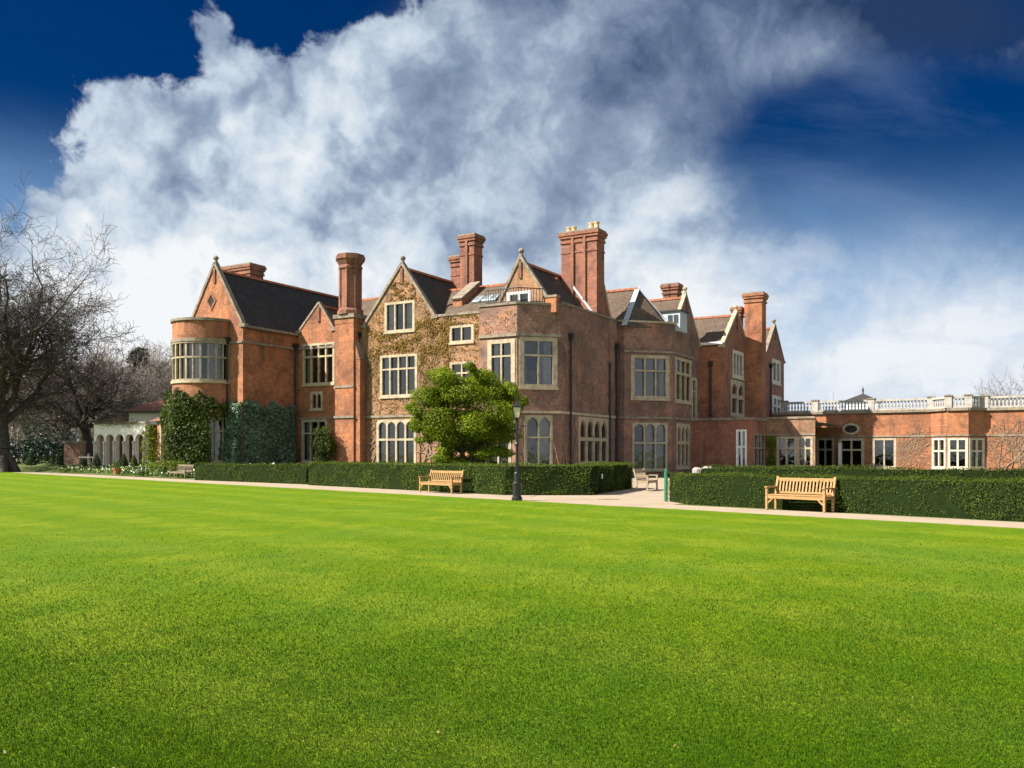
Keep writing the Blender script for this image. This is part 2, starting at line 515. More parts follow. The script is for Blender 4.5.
def blade_mat():
    m_ = bpy.data.materials.new('grass_blades')
    m_.use_nodes = True
    t = m_.node_tree
    t.nodes.clear()
    h = N(t)
    o = h.n('ShaderNodeTexCoord').outputs['Object']
    g = h.n('ShaderNodeNewGeometry')
    c = grass_color(h, o)
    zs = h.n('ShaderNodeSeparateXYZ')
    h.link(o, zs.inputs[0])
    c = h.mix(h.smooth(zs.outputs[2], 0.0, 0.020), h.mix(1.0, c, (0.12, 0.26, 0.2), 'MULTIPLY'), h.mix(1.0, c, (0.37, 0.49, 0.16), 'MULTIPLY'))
    c = h.mix(1.0, c, h.ramp(g.outputs['Random Per Island'], [(0, (0.62, 0.70, 0.5)), (0.85, (1.1, 1.1, 1.0)), (1.0, (1.45, 1.3, 1.3))]), 'MULTIPLY')
    b = h.n('ShaderNodeBsdfPrincipled')
    b.inputs['Roughness'].default_value = 0.7
    b.inputs['Specular IOR Level'].default_value = 0.06
    h.link(c, b.inputs['Base Color'])
    nm = h.n('ShaderNodeVectorMath', operation='MULTIPLY_ADD')      # soft turf: light scatters between blades, so shade mostly by the upward normal
    h.link(g.outputs['Normal'], nm.inputs[0])
    nm.inputs[1].default_value = (0.35, 0.35, 0.35)
    nm.inputs[2].default_value = (0, 0, 0.9)
    nn_ = h.n('ShaderNodeVectorMath', operation='NORMALIZE')
    h.link(nm.outputs[0], nn_.inputs[0])
    h.link(nn_.outputs[0], b.inputs['Normal'])
    tl = h.n('ShaderNodeBsdfTranslucent')
    h.link(c, tl.inputs[0])
    mx = h.n('ShaderNodeMixShader')
    mx.inputs[0].default_value = 0.2
    h.link(b.outputs[0], mx.inputs[1])
    h.link(tl.outputs[0], mx.inputs[2])
    ou = h.n('ShaderNodeOutputMaterial')
    h.link(mx.outputs[0], ou.inputs[0])
    return m_


M['blades'] = blade_mat()


def gravel_fn(h, b):
    o = obj_vec(h)
    a = h.noise(o, 0.7, 5, 0.6)
    f = h.noise(o, 28, 3, 0.8)
    c = h.mix(h.smooth(a, 0.3, 0.7), (0.375, 0.31, 0.235), (0.31, 0.255, 0.195))
    c = h.mix(h.smooth(f, 0.45, 0.7, 0, 0.5), c, (0.22, 0.175, 0.14))
    h.link(c, b.inputs['Base Color'])
    bump(h, b, f, 0.5, 0.01)


M['gravel'] = mat('pale_gravel', gravel_fn, 0.95)


def ground_fn(h, b):
    o = obj_vec(h)
    a = h.noise(o, 0.15, 6, 0.65)
    h.link(h.mix(h.smooth(a, 0.35, 0.65), (0.06, 0.10, 0.015), (0.09, 0.11, 0.03)), b.inputs['Base Color'])
    bump(h, b, h.noise(o, 6, 5, 0.7), 0.6, 0.05)


M['ground'] = mat('rough_grass', ground_fn, 0.95)


# ---------------------------------------------------------------- mesh helpers
class MB:
    def __init__(s):
        s.v, s.f, s.m, s.mats = [], [], [], []

    def mi(s, m_):
        if m_ not in s.mats:
            s.mats.append(m_)
        return s.mats.index(m_)

    def poly(s, pts, m_):
        i = len(s.v)
        s.v += [tuple(p) for p in pts]
        s.f.append(tuple(range(i, i + len(pts))))
        s.m.append(s.mi(m_))

    def box(s, a0, a1, b0, b1, z0, z1, m_):
        p = [(a, b, z) for z in (z0, z1) for b in (b0, b1) for a in (a0, a1)]
        for q in ((0, 2, 3, 1), (4, 5, 7, 6), (0, 1, 5, 4), (2, 6, 7, 3), (0, 4, 6, 2), (1, 3, 7, 5)):
            s.poly([p[k] for k in q], m_)

    def bar(s, p, q, wd, ht, m_, up=(0, 0, 1)):
        p, q = Vector(p), Vector(q)
        d = (q - p).normalized()
        side = d.cross(Vector(up)).normalized()
        u = side.cross(d).normalized()
        c = [(x * wd / 2, y * ht / 2) for x, y in ((-1, -1), (1, -1), (1, 1), (-1, 1))]
        A = [p + side * x + u * y for x, y in c]
        B = [q + side * x + u * y for x, y in c]
        s.poly(A, m_)
        s.poly(B[::-1], m_)
        for k in range(4):
            j = (k + 1) % 4
            s.poly([A[k], B[k], B[j], A[j]], m_)

    def prism(s, pts, z0, z1, m_, cap=True):
        n = len(pts)
        for k in range(n):
            j = (k + 1) % n
            s.poly([(*pts[k], z0), (*pts[j], z0), (*pts[j], z1), (*pts[k], z1)], m_)
        if cap:
            s.poly([(*p, z1) for p in pts], m_)
            s.poly([(*p, z0) for p in pts][::-1], m_)

    def lathe(s, c, prof, n, m_, rot=0.0):
        rings = []
        for r_, z in prof:
            rings.append([(c[0] + r_ * math.cos(rot + 2 * math.pi * k / n), c[1] + r_ * math.sin(rot + 2 * math.pi * k / n), c[2] + z) for k in range(n)])
        for A, B in zip(rings, rings[1:]):
            for k in range(n):
                j = (k + 1) % n
                s.poly([A[k], A[j], B[j], B[k]], m_)
        s.poly(rings[-1], m_)
        s.poly(rings[0][::-1], m_)

    def build(s, name, parent=None, bevel=0.0, smooth=False):
        me = bpy.data.meshes.new(name)
        me.from_pydata(s.v, [], s.f)
        for m_ in s.mats:
            me.materials.append(m_)
        me.polygons.foreach_set('material_index', s.m)
        if smooth:
            me.polygons.foreach_set('use_smooth', [True] * len(s.f))
            bm = bmesh.new()
            bm.from_mesh(me)
            bmesh.ops.remove_doubles(bm, verts=bm.verts, dist=1e-4)
            bm.to_mesh(me)
            bm.free()
        me.update()
        o = bpy.data.objects.new(name, me)
        col.objects.link(o)
        if parent:
            o.parent = parent
        if bevel:
            bm = bmesh.new()
            bm.from_mesh(me)
            bmesh.ops.remove_doubles(bm, verts=bm.verts, dist=1e-4)
            bmesh.ops.bevel(bm, geom=[e for e in bm.edges], offset=bevel, segments=1, affect='EDGES', clamp_overlap=True)
            bm.to_mesh(me)
            bm.free()
        return o


def fast_mesh(name, verts, nv, mats, parent=None, midx=None):
    """verts (N,nv,3): N separate polygons of nv corners."""
    n = len(verts)
    me = bpy.data.meshes.new(name)
    me.vertices.add(n * nv)
    me.vertices.foreach_set('co', np.ascontiguousarray(verts, dtype=np.float32).ravel())
    me.loops.add(n * nv)
    me.loops.foreach_set('vertex_index', np.arange(n * nv, dtype=np.int32))
    me.polygons.add(n)
    me.polygons.foreach_set('loop_start', np.arange(0, n * nv, nv, dtype=np.int32))
    me.polygons.foreach_set('loop_total', np.full(n, nv, dtype=np.int32))
    for m_ in (mats if isinstance(mats, (list, tuple)) else [mats]):
        me.materials.append(m_)
    if midx is not None:
        me.polygons.foreach_set('material_index', np.asarray(midx, dtype=np.int32))
    me.update(calc_edges=True)
    o = bpy.data.objects.new(name, me)
    col.objects.link(o)
    if parent:
        o.parent = parent
    return o


def empty(name, loc=(0, 0, 0), rz=0.0):
    o = bpy.data.objects.new(name, None)
    o.empty_display_size = 0.2
    o.location = loc
    o.rotation_euler = (0, 0, rz)
    col.objects.link(o)
    return o


def tag(o, label=None, cat=None, group=None, kind=None):
    if label:
        o['label'] = label
    if cat:
        o['category'] = cat
    if group:
        o['group'] = group
    if kind:
        o['kind'] = kind
    return o


def unit(v):
    return v / np.maximum(np.linalg.norm(v, axis=-1, keepdims=True), 1e-9)


def leaf_quads(cen, nor, size, aspect=0.6, spread=0.8):
    n = len(cen)
    nn = unit(nor + rng.normal(0, spread, (n, 3)))
    t = unit(np.cross(nn, rng.normal(0, 1, (n, 3))))
    b = np.cross(nn, t)
    s_ = (size * rng.uniform(0.6, 1.3, n))[:, None]
    tip = nn * s_ * 0.15
    return np.stack([cen - t * s_ * .5, cen + b * s_ * .5 * aspect + tip, cen + t * s_ * .5, cen - b * s_ * .5 * aspect + tip], 1)


def gp(x, y, z=0.0):
    """ground point seen at photo position x, y"""
    Yd = (EYE - z) * FPX / (y - HOR)
    return ((x - 512) / FPX * Yd, Yd)


# ---------------------------------------------------------------- house plan frame
CA_, SA_ = math.cos(R(-30)), math.sin(R(-30))
H0 = ((517 - 512) / FPX * 50, 50.0)


HSC = 1.2                                   # plan units to metres


def house_root(name):
    o = empty(name, (H0[0] * HSC, H0[1] * HSC, EYE * (1 - HSC)), R(-30))
    o.scale = (HSC, HSC, HSC)
    return o


def hw(a, b):
    return H0[0] + a * CA_ - b * SA_, H0[1] + a * SA_ + b * CA_


def inv(Xw, Yw):
    dx, dy = Xw - H0[0], Yw - H0[1]
    return dx * CA_ + dy * SA_, -dx * SA_ + dy * CA_


def zz(y, a, b):
    return EYE + (HOR - y) * hw(a, b)[1] / FPX


def on(p0, d, x):
    """distance along line p0 + s*d (house frame) that lies under photo column x"""
    r_ = (x - 512) / FPX
    P0 = hw(*p0)
    D = (d[0] * CA_ - d[1] * SA_, d[0] * SA_ + d[1] * CA_)
    return (r_ * P0[1] - P0[0]) / (D[0] - r_ * D[1])


def aA(x, b):
    return on((0, b), (1, 0), x)


def bB(x, a):
    return on((a, 0), (0, 1), x)


class Wall:
    def __init__(s, p0, p1, z0, z1, m_, parent, poly=None):
        s.p0, s.p1 = p0, p1
        L = math.hypot(p1[0] - p0[0], p1[1] - p0[1])
        s.L = L
        s.d = ((p1[0] - p0[0]) / L, (p1[1] - p0[1]) / L)
        s.n = (s.d[1], -s.d[0])
        s.z0, s.z1, s.m, s.parent = z0, z1, m_, parent
        s.outer = poly or [(0, z0), (L, z0), (L, z1), (0, z1)]
        s.holes = []

    def at(s, u, z, o=0.0):
        return (s.p0[0] + s.d[0] * u + s.n[0] * o, s.p0[1] + s.d[1] * u + s.n[1] * o, z)

    def u(s, x):
        return on(s.p0, s.d, x)

    def z(s, x, y):
        u = s.u(x)
        return zz(y, s.p0[0] + s.d[0] * u, s.p0[1] + s.d[1] * u)

    def build(s, name='wall'):
        mb = MB()
        plate(mb, s, s.outer, s.holes, 0.0, 0.0, s.m)
        return mb.build(name, s.parent)

    def strip(s, z, h_, proud, m_, u0=0.0, u1=None, name='string_course', ends=0.0):
        mb = MB()
        u1 = s.L if u1 is None else u1
        P_ = [s.at(u, zq, o) for zq in (z, z + h_) for u, o in ((u0 - ends, -0.05), (u0 - ends, proud), (u1 + ends, proud), (u1 + ends, -0.05))]
        for q in ((0, 1, 2, 3), (7, 6, 5, 4), (1, 5, 6, 2), (0, 4, 5, 1), (2, 6, 7, 3), (3, 7, 4, 0)):
            mb.poly([P_[k] for k in q], m_)
        return mb.build(name, s.parent)


def plate(mb, F, outer, holes, o, depth, m_):
    loops = [[Vector((u, z, 0)) for u, z in outer]] + [[Vector((u, z, 0)) for u, z in h_] for h_ in holes]
    flat_ = [p for l in loops for p in l]
    for tri in tessellate_polygon(loops):
        a, b, c = (flat_[k] for k in tri)
        if (b - a).cross(c - a).z < 0:
            b, c = c, b
        mb.poly([F.at(p.x, p.y, o) for p in (a, b, c)], m_)
    if depth:
        for l in loops:
            n = len(l)
            for k in range(n):
                p, q = l[k], l[(k + 1) % n]
                mb.poly([F.at(p.x, p.y, o), F.at(q.x, q.y, o), F.at(q.x, q.y, o - depth), F.at(p.x, p.y, o - depth)], m_)


def light_poly(u0, u1, zb, zt, arch):
    if not arch:
        return [(u0, zb), (u1, zb), (u1, zt), (u0, zt)]
    w_ = (u1 - u0) / 2
    c = (u0 + u1) / 2
    h_ = w_ * (1.35 if arch == 'point' else 1.0)
    h_ = min(h_, (zt - zb) * .8)
    pts = [(u0, zb), (u1, zb)]
    for k in range(0, 9):
        t = k / 8
        if arch == 'point':
            f = math.cos(math.pi / 2 * t) if t < .5 else 1.42 * (1 - t)
            xx = w_ * (1 - t) ** .72 if False else w_ * math.cos(math.pi / 2 * t) ** 0.9
            pts.append((c + xx, zt - h_ + h_ * t ** 0.85)) if k < 8 else pts.append((c, zt))
        else:
            pts.append((c + w_ * math.cos(math.pi * t / 2), zt - h_ + h_ * math.sin(math.pi * t / 2)))
    right = pts[2:]
    left = [(2 * c - x, z) for x, z in right[:-1]][::-1]
    return pts[:2] + right + left


def window(F, x0, y0, x1, y1, cols, transom=None, arch=None, border=0.15, mull=0.09, curtain=None, m_='stone', proud=0.03, uz=None, cm='curtain', drop=None, label=None):
    if uz:
        u0, u1, zb, zt = uz
    else:
        xm = (x0 + x1) / 2
        u0, u1 = F.u(x0), F.u(x1)
        zt, zb = F.z(xm, y0), F.z(xm, y1)
    u0, u1 = max(u0, 0.05), min(u1, F.L - 0.05)
    F.holes.append([(u0, zb), (u1, zb), (u1, zt), (u0, zt)])
    e = 0.025
    w_ = empty_w = bpy.data.objects.new('window', None)
    w_.empty_display_size = .2
    col.objects.link(w_)
    w_.parent = F.parent
    if label:
        w_['label'] = label
    iw = (u1 - u0 - 2 * border - (cols - 1) * mull) / cols
    hb = []
    zi0, zi1 = zb + border * .8, zt - border * .8
    for k in range(cols):
        a = u0 + border + k * (iw + mull)
        if transom:
            zt_ = zi1 - (zi1 - zi0) * transom
            hb.append((a, a + iw, zi0, zt_ - mull / 2, None))
            hb.append((a, a + iw, zt_ + mull / 2, zi1, arch))
        else:
            hb.append((a, a + iw, zi0, zi1, arch))
    mb = MB()
    plate(mb, F, [(u0 - e, zb - e), (u1 + e, zb - e), (u1 + e, zt + e), (u0 - e, zt + e)], [light_poly(*q) for q in hb], proud, 0.17, M[m_])
    # sill
    P_ = [F.at(u, z, o) for z in (zb - 0.10, zb + 0.02) for u, o in ((u0 - .06, -0.05), (u0 - .06, .09), (u1 + .06, .09), (u1 + .06, -0.05))]
    for q in ((0, 1, 2, 3), (7, 6, 5, 4), (1, 5, 6, 2), (0, 4, 5, 1), (2, 6, 7, 3)):
        mb.poly([P_[k] for k in q], M[m_])
    mb.build('frame', w_)
    pb = MB()
    cb = MB()
    for a, b, c, d, _ in hb:
        t1, t2 = random.uniform(-.018, .018), random.uniform(-.018, .018)
        pb.poly([F.at(a - .03, c - .03, -.09 + t1), F.at(b + .03, c - .03, -.09 + t2), F.at(b + .03, d + .03, -.09 + t2), F.at(a - .03, d + .03, -.09 + t1)], M['glass'])
        f_ = 0.022                                                     # slim casement inside the light
        for q in ((a, a + f_, c, d), (b - f_, b, c, d), (a, b, c, c + f_), (a, b, d - f_, d)):
            cb.poly([F.at(q[0], q[2], -.075), F.at(q[1], q[2], -.075), F.at(q[1], q[3], -.075), F.at(q[0], q[3], -.075)], M['white_paint'] if m_ == 'white_paint' else M['stone_grey'])
    pb.build('pane', w_)
    cb.build('casement', w_)
    rb = MB()
    D = 1.1
    o0 = -0.14
    A = [F.at(u0, zb, o0), F.at(u1, zb, o0), F.at(u1, zt, o0), F.at(u0, zt, o0)]
    B = [F.at(u0, zb, -D), F.at(u1, zb, -D), F.at(u1, zt, -D), F.at(u0, zt, -D)]
    rb.poly(B, M['room'])
    for k in range(4):
        j = (k + 1) % 4
        rb.poly([A[k], A[j], B[j], B[k]], M['room'])
    rb.build('interior', w_)
    if curtain:
        for f0, f1 in curtain:
            kb = MB()
            ua, ub = u0 + border + (u1 - u0 - 2 * border) * f0, u0 + border + (u1 - u0 - 2 * border) * f1
            n = max(6, int((ub - ua) / .045))
            zl = zb + .05 if not drop else zt - (zt - zb) * drop
            for k in range(n):
                q0, q1 = ua + (ub - ua) * k / n, ua + (ub - ua) * (k + 1) / n
                w0, w1 = -.27 + .035 * math.sin(k * 1.9), -.27 + .035 * math.sin((k + 1) * 1.9)
                kb.poly([F.at(q0, zl, w0), F.at(q1, zl, w1), F.at(q1, zt - .03, w1), F.at(q0, zt - .03, w0)], M[cm])
            kb.build('curtain', w_)
    return w_


# ================================================================= SETTING
def line_pt(t, off=0.0):
    """point on the straight edge of the lawn, t metres along it to the right, off metres beyond it"""
    return (3.94 + .674 * t + .739 * off, 27.6 - .739 * t + .674 * off)


mb = MB()
mb.poly([(-2500, -600, -0.02), (2500, -600, -0.02), (2500, 4000, -0.02), (-2500, 4000, -0.02)], M['ground'])
tag(mb.build('ground'), 'rough grass ground beyond the garden', kind='structure')
mb = MB()
a0, a1 = line_pt(-74), line_pt(60)
lrnd = random.Random(3)
edge = [line_pt(t, lrnd.uniform(-.05, .04) + .04 * math.sin(t * .9)) for t in np.arange(60, -74.1, -.25)]
mb.poly([(a0[0] - .5, a0[1] + 6, 0.0), (-120, 110, 0.0), (-160, -60, 0.0), (90, -60, 0.0)] + [(*e_, 0.0) for e_ in edge], M['lawn'])
tag(mb.build('lawn'), 'bright green mown lawn with faint mowing stripes', kind='structure')
mb = MB()
pa = [line_pt(t, -.25 + .05 * math.sin(t * 1.7)) for t in np.arange(-76, 61, 1.0)]
pb_ = [line_pt(t, 2.0 if t > -8 else (3.3 if t > -40 else 2.6)) for t in np.arange(60, -77, -1.0)]
n = len(pa)
for k in range(n - 1):
    a, b = pa[k], pa[k + 1]
    c, d = pb_[n - 2 - k], pb_[n - 1 - k]
    mb.poly([(*a, -.008), (*b, -.008), (*c, -.008), (*d, -.008)], M['gravel'])
tag(mb.build('path'), 'pale gravel path along the edge of the lawn', kind='structure')
mb = MB()
mb.poly([(-1.5, 35.5, -.014), (5.0, 29.0, -.014), (6.5, 31, -.014), (14, 40, -.014), (30, 60, -.014), (22, 74, -.014), (12, 68, -.014), (3, 58, -.014)], M['gravel'])
tag(mb.build('forecourt'), 'pale gravel forecourt between the clipped hedges', kind='structure')

# ================================================================= MANSION
hs = house_root('brick_mansion')
tag(hs, 'large red brick Tudor style mansion with steep gables, stone windows and tall chimneys', 'mansion')
BO, BBn, BR = M['brick_orange'], M['brick_brown'], M['brick_red']
LWa, LWb, LWf = -22.47, -17.51, -3.53
PAR = 10.0
STR = 3.93


def gable_poly(L, z0, ze, apex_u, apex_z, f0=0.0, f1=None):
    f1 = L if f1 is None else f1
    p = [(0, z0), (L, z0), (L, ze)]
    if f1 < L - .01:
        p.append((f1, ze))
    p.append((apex_u, apex_z))
    if f0 > .01:
        p.append((f0, ze))
    p.append((0, ze))
    return p


W_LW = Wall((LWa, LWf), (LWb, LWf), 0, 9.7, BO, hs)
lw_ap = (LWa + LWb) / 2
LWAP = 13.7
W_LW.outer = gable_poly(W_LW.L, 0, 9.65, W_LW.L / 2, LWAP)
W_LS = Wall((LWb, LWf), (LWb, 1.2), 0, 9.62, BO, hs)
MA0, MA1 = LWb, -2.2
W_RC = Wall((LWb, 1.2), (-13.3, 1.2), 0, 9.7, BO, hs)
W_M = Wall((-13.3, 1.2), (MA1, 1.2), 0, 9.95, BBn, hs)
W_BF = Wall((-2.49, 0), (0, 0), 0, PAR, M['brick_mauve'], hs)
W_CA = Wall((0, 0), (1.816, 1.816), 0, PAR, M['brick_mauve'], hs)
W_B = Wall((1.816, 1.816), (1.816, 9.878), 0, 10.12, M['brick_mauve'], hs)
W_C0 = Wall((1.816, 9.878), (2.23, 9.878), 0, 10.12, M['brick_mauve'], hs)
W_C2 = Wall((2.23, 9.878), (4.585, 12.233), 0, 10.1, M['brick_mauve'], hs)
W_D = Wall((4.585, 12.233), (4.585, 18.0), 0, 9.4, M['brick_mauve'], hs)
W_E = Wall((4.585, 18.0), (6.19, 18.0), 0, 9.45, BO, hs)
W_G1 = Wall((6.19, 18.0), (6.19, 25.0), 0, 9.25, BR, hs)
W_G2 = Wall((6.19, 25.0), (6.19, 35.82), 0, 9.6, BR, hs)
W_X = Wall((4.585, 16.3), (8.68, 16.3), 0, 4.08, BR, hs)
W_XS = Wall((8.68, 16.3), (8.68, 19.94), 0, 4.05, BR, hs)
W_GL = Wall((8.68, 19.94), (12.0, 19.94), 0, 4.2, BBn, hs)

# gables over the longer walls
rc_ap = W_RC.u(319)
RCZ = W_RC.z(319, 303)
W_RC.outer = [(0, 0), (W_RC.L, 0), (W_RC.L, 9.75), (W_RC.u(334), 9.75), (rc_ap, RCZ), (0.02, 9.7), (0, 9.7)]
mg0, mgA, mg1 = W_M.u(364), W_M.u(402), W_M.u(435)
MGZ = W_M.z(402, 264)
W_M.outer = [(0, 0), (W_M.L, 0), (W_M.L, 9.95), (mg1, 9.95), (mgA, MGZ), (mg0, 9.75), (0, 9.75)]
W_D.outer = [(0, 0), (W_D.L, 0), (W_D.L, 9.3), (2.77, 12.45), (1.15, 10.6), (1.15, 10.1), (0, 10.1)]
W_G1.outer = [(0, 0), (W_G1.L, 0), (W_G1.L, 9.2), (3.46, 12.0), (0, 9.2)]
g2a = 32.66 - 25
W_G2.outer = [(0, 0), (W_G2.L, 0), (W_G2.L, 9.65), (g2a, 12.45), (4.5, 9.65), (0, 9.2)]

# windows
window(W_RC, 303, 343.5, 334.5, 384.5, 4, .30, None, curtain=[(0, .12), (.88, 1)], mull=.11)
window(W_RC, 311, 392, 322.5, 409.5, 2, None, 'point', border=.12, mull=.08)
window(W_RC, 302, 420, 327, 462, 3, .3, None, curtain=[(0, .2)])
window(W_M, 385, 302, 414.5, 331.5, 3, None, None, curtain=[(0, .28), (.7, .95)], mull=.1)
window(W_M, 380.5, 355, 417, 396.5, 4, .32, None, curtain=[(0, .12)], mull=.1)
window(W_M, 377, 420, 416, 466, 4, .42, 'round', curtain=[(0, .18)], mull=.12)
window(W_M, 450, 325.5, 473.5, 342.5, 2, None, None)
window(W_M, 450, 362, 474, 392, 2, .35, None)
window(W_BF, 488, 340, 514.8, 386, 2, .33, None, border=.24, curtain=[(.0, .2)])
window(W_BF, 486, 436, 511, 468, 2, None, None, border=.16)
window(W_CA, 519.5, 337.5, 557, 388, 2, .33, None, border=.26, curtain=[(0, .12), (.72, 1)])
window(W_CA, 525, 415.5, 552, 467, 2, .42, 'point', border=.12, curtain=[(.6, 1)])
window(W_B, 578.5, 418, 608, 464, 4, .46, 'point', border=.2, mull=.2, curtain=[(.3, .4), (.75, .85)])
window(W_C2, 631, 355.5, 669, 399, 3, .33, None, border=.24, curtain=[(.86, 1)], mull=.1)
window(W_C2, 632.5, 423, 667, 470, 3, .42, 'round', border=.12, mull=.12, curtain=[(.42, .62), (.72, 1)])
window(W_D, 675, 359, 691, 402.5, 3, .33, None, border=.2, mull=.16, curtain=[(0, .3)])
window(W_D, 676.5, 424, 689.5, 468, 3, .42, 'point', border=.2, mull=.2, curtain=[(.3, .5)])
window(W_D, 691.6, 378, 696.5, 420, 1, .3, None, border=.2)
window(W_G1, 732.6, 351.5, 743.3, 378, 3, None, None, border=.28, mull=.14, m_='stone_white', curtain=[(0, .3)])
window(W_G1, 730.8, 381, 744.2, 416, 2, .45, 'point', border=.25, mull=.3)
window(W_G2, 772, 360, 780.4, 384, 2, None, None, border=.35, mull=.2, m_='stone_white', curtain=[(0, 1)])
window(W_G2, 772, 396, 781, 420, 2, .4, None, border=.35, mull=.2, m_='stone_white')
window(W_X, 736.5, 430, 746.5, 470, 2, .42, None, border=.1, mull=.1, m_='white_paint', curtain=[(0, 1)])
window(W_XS, 754, 434, 765, 467, 3, .42, None, border=.12, mull=.12, m_='stone_grey', curtain=[(.5, 1)])
window(W_GL, 777, 437, 796.5, 467, 2, .36, None, border=.14, mull=.14, m_='stone')
window(W_GL, 797.5, 437, 812.5, 467, 2, .36, None, border=.14, mull=.14, m_='stone', curtain=[(0, .3)])

for F in (W_LW, W_LS, W_RC, W_M, W_BF, W_CA, W_B, W_C0, W_C2, W_D, W_E, W_G1, W_G2, W_X, W_XS, W_GL):
    F.build()
# hidden back walls close the volumes for light from other sides
mb = MB()
for q in (((LWa, 8), (LWa, LWf)), ((-17.5, 9.6), (LWa, 9.6)), ((LWa, 9.6), (LWa, 8)), ((-2.49, 1.2), (-2.49, 0)), ((4.0, 36), (-17.5, 9.6)), ((6.19, 35.82), (4.0, 36))):
    (a, b), (c, d) = q
    mb.poly([(a, b, 0), (c, d, 0), (c, d, 9.6), (a, b, 9.6)], BO)
mb.build('wall', hs)
# flat leads behind the parapets
mb = MB()
mb.poly([(-2.49, 0, 9.5), (0, 0, 9.5), (1.8, 1.8, 9.5), (1.8, 9.8, 9.5), (-2.49, 9.8, 9.5)], M['lead'])
mb.poly([(1.8, 9.9, 9.5), (2.2, 9.9, 9.5), (4.55, 12.25, 9.5), (4.55, 17.9, 9.0), (1.8, 17.9, 9.0)], M['lead'])
mb.poly([(4.59, 16.32, 3.9), (8.66, 16.32, 3.9), (8.66, 19.96, 3.9), (11.9, 19.96, 3.9), (11.9, 30.9, 3.9), (6.2, 30.9, 3.9), (4.59, 18, 3.9)], M['lead'])
mb.build('flat_roof', hs)

# string courses, cornices and copings
SG, ST = M['stone_grey'], M['stone']
for F in (W_LS, W_RC):
    F.strip(8.55, .14, .07, SG)
W_LW.strip(8.55, .14, .07, SG, u0=W_LW.u(229))
for F, m_ in ((W_RC, SG), (W_M, SG), (W_BF, ST), (W_CA, ST), (W_B, ST), (W_C0, SG), (W_C2, SG), (W_D, SG)):
    F.strip(STR, .14, .07, m_, ends=.0)
for F in (W_BF, W_CA):
    F.strip(8.22, .16, .09, SG)
for F in (W_C2,):
    F.strip(8.17, .15, .09, SG)
W_D.strip(8.17, .15, .09, SG, u1=4.1)
for F in (W_BF, W_CA, W_B):
    F.strip(F.z1, .13, .07, SG, name='parapet_coping')
for F in (W_C0, W_C2):
    F.strip(F.z1, .12, .07, M['stone'], name='parapet_coping')
W_LS.strip(9.5, .16, .16, SG, name='gutter')
W_M.strip(9.9, .14, .06, SG, u0=mg1, name='parapet_coping')
W_E.strip(9.3, .18, .14, M['white_paint'], name='gutter')
W_X.strip(3.95, .16, .08, SG, name='parapet_coping')
W_XS.strip(3.95, .16, .08, SG, name='parapet_coping')
W_GL.strip(4.1, .14, .08, SG, name='parapet_coping')
W_GL.strip(2.95, .12, .06, SG)


def coping(F, pts, m_=SG, fin=True, wd=.34, ht=.16):
    mb = MB()
    for (u0, z0), (u1, z1) in zip(pts, pts[1:]):
        mb.bar(F.at(u0, z0 + .05, -.09), F.at(u1, z1 + .05, -.09), wd, ht, m_)
    # kneelers
    for u_, z_ in (pts[0], pts[-1]):
        P_ = F.at(u_, z_ - .02, -.09)
        mb.bar((P_[0] - F.d[0] * .22, P_[1] - F.d[1] * .22, P_[2]), (P_[0] + F.d[0] * .22, P_[1] + F.d[1] * .22, P_[2]), .36, .2, m_)
    o = mb.build('gable_coping', hs)
    if fin:
        ap = max(pts, key=lambda q: q[1])
        fb_ = MB()
        fb_.lathe(F.at(ap[0], ap[1] + .05, -.09), [(.13, 0), (.13, .12), (.08, .16), (.17, .28), (.17, .38), (.05, .48)], 8, m_)
        fb_.build('finial', o)
    # brick gablet rib under the apex
    ap = max(pts, key=lambda q: q[1])
    rb = MB()
    rb.box(-.09, .09, -.06, .06, -.95, 0, M['brick_red'])
    ro = rb.build('apex_rib', o)
    c = F.at(ap[0], ap[1] - .28, .02)
    ro.location = c
    ro.rotation_euler = (0, 0, math.atan2(F.d[1], F.d[0]))
    return o


coping(W_LW, [(0, 9.65), (W_LW.L / 2, LWAP), (W_LW.L, 9.65)])
coping(W_RC, [(0.15, 9.75), (rc_ap, RCZ), (W_RC.u(334), 9.75)], fin=False, wd=.28, ht=.13)
coping(W_M, [(mg0, 9.75), (mgA, MGZ), (mg1, 9.95)])
coping(W_D, [(1.15, 10.6), (2.77, 12.45), (W_D.L, 9.3)], M['stone'], fin=True, wd=.24, ht=.12)
W_D.strip(10.1, .12, .07, M['stone'], u1=1.15, name='parapet_coping')
coping(W_G1, [(0, 9.2), (3.46, 12.0), (W_G1.L, 9.2)], M['stone'], wd=.3)
coping(W_G2, [(4.5, 9.65), (g2a, 12.45), (W_G2.L, 9.65)], M['stone_grey'], wd=.3)

# corner gable set back behind the balcony
CGb = 1.9
cgl, cga, cgr = aA(495, CGb), aA(519, CGb) + .1, aA(553, CGb)
W_CG = Wall((cgl, CGb), (cgr, CGb), 9.5, 10, BBn, hs)
CGZ = zz(257, cga, CGb)
W_CG.outer = [(0, 9.5), (W_CG.L, 9.5), (W_CG.L, 10.0), (cga - cgl, CGZ), (0, 10.0)]
window(W_CG, 507.5, 292, 530.5, 312, 2, None, None, border=.14, mull=.1, m_='white_paint', curtain=[(.1, .35), (.6, .9)])
W_CG.build()
coping(W_CG, [(0, 10.0), (cga - cgl, CGZ), (W_CG.L, 10.0)])
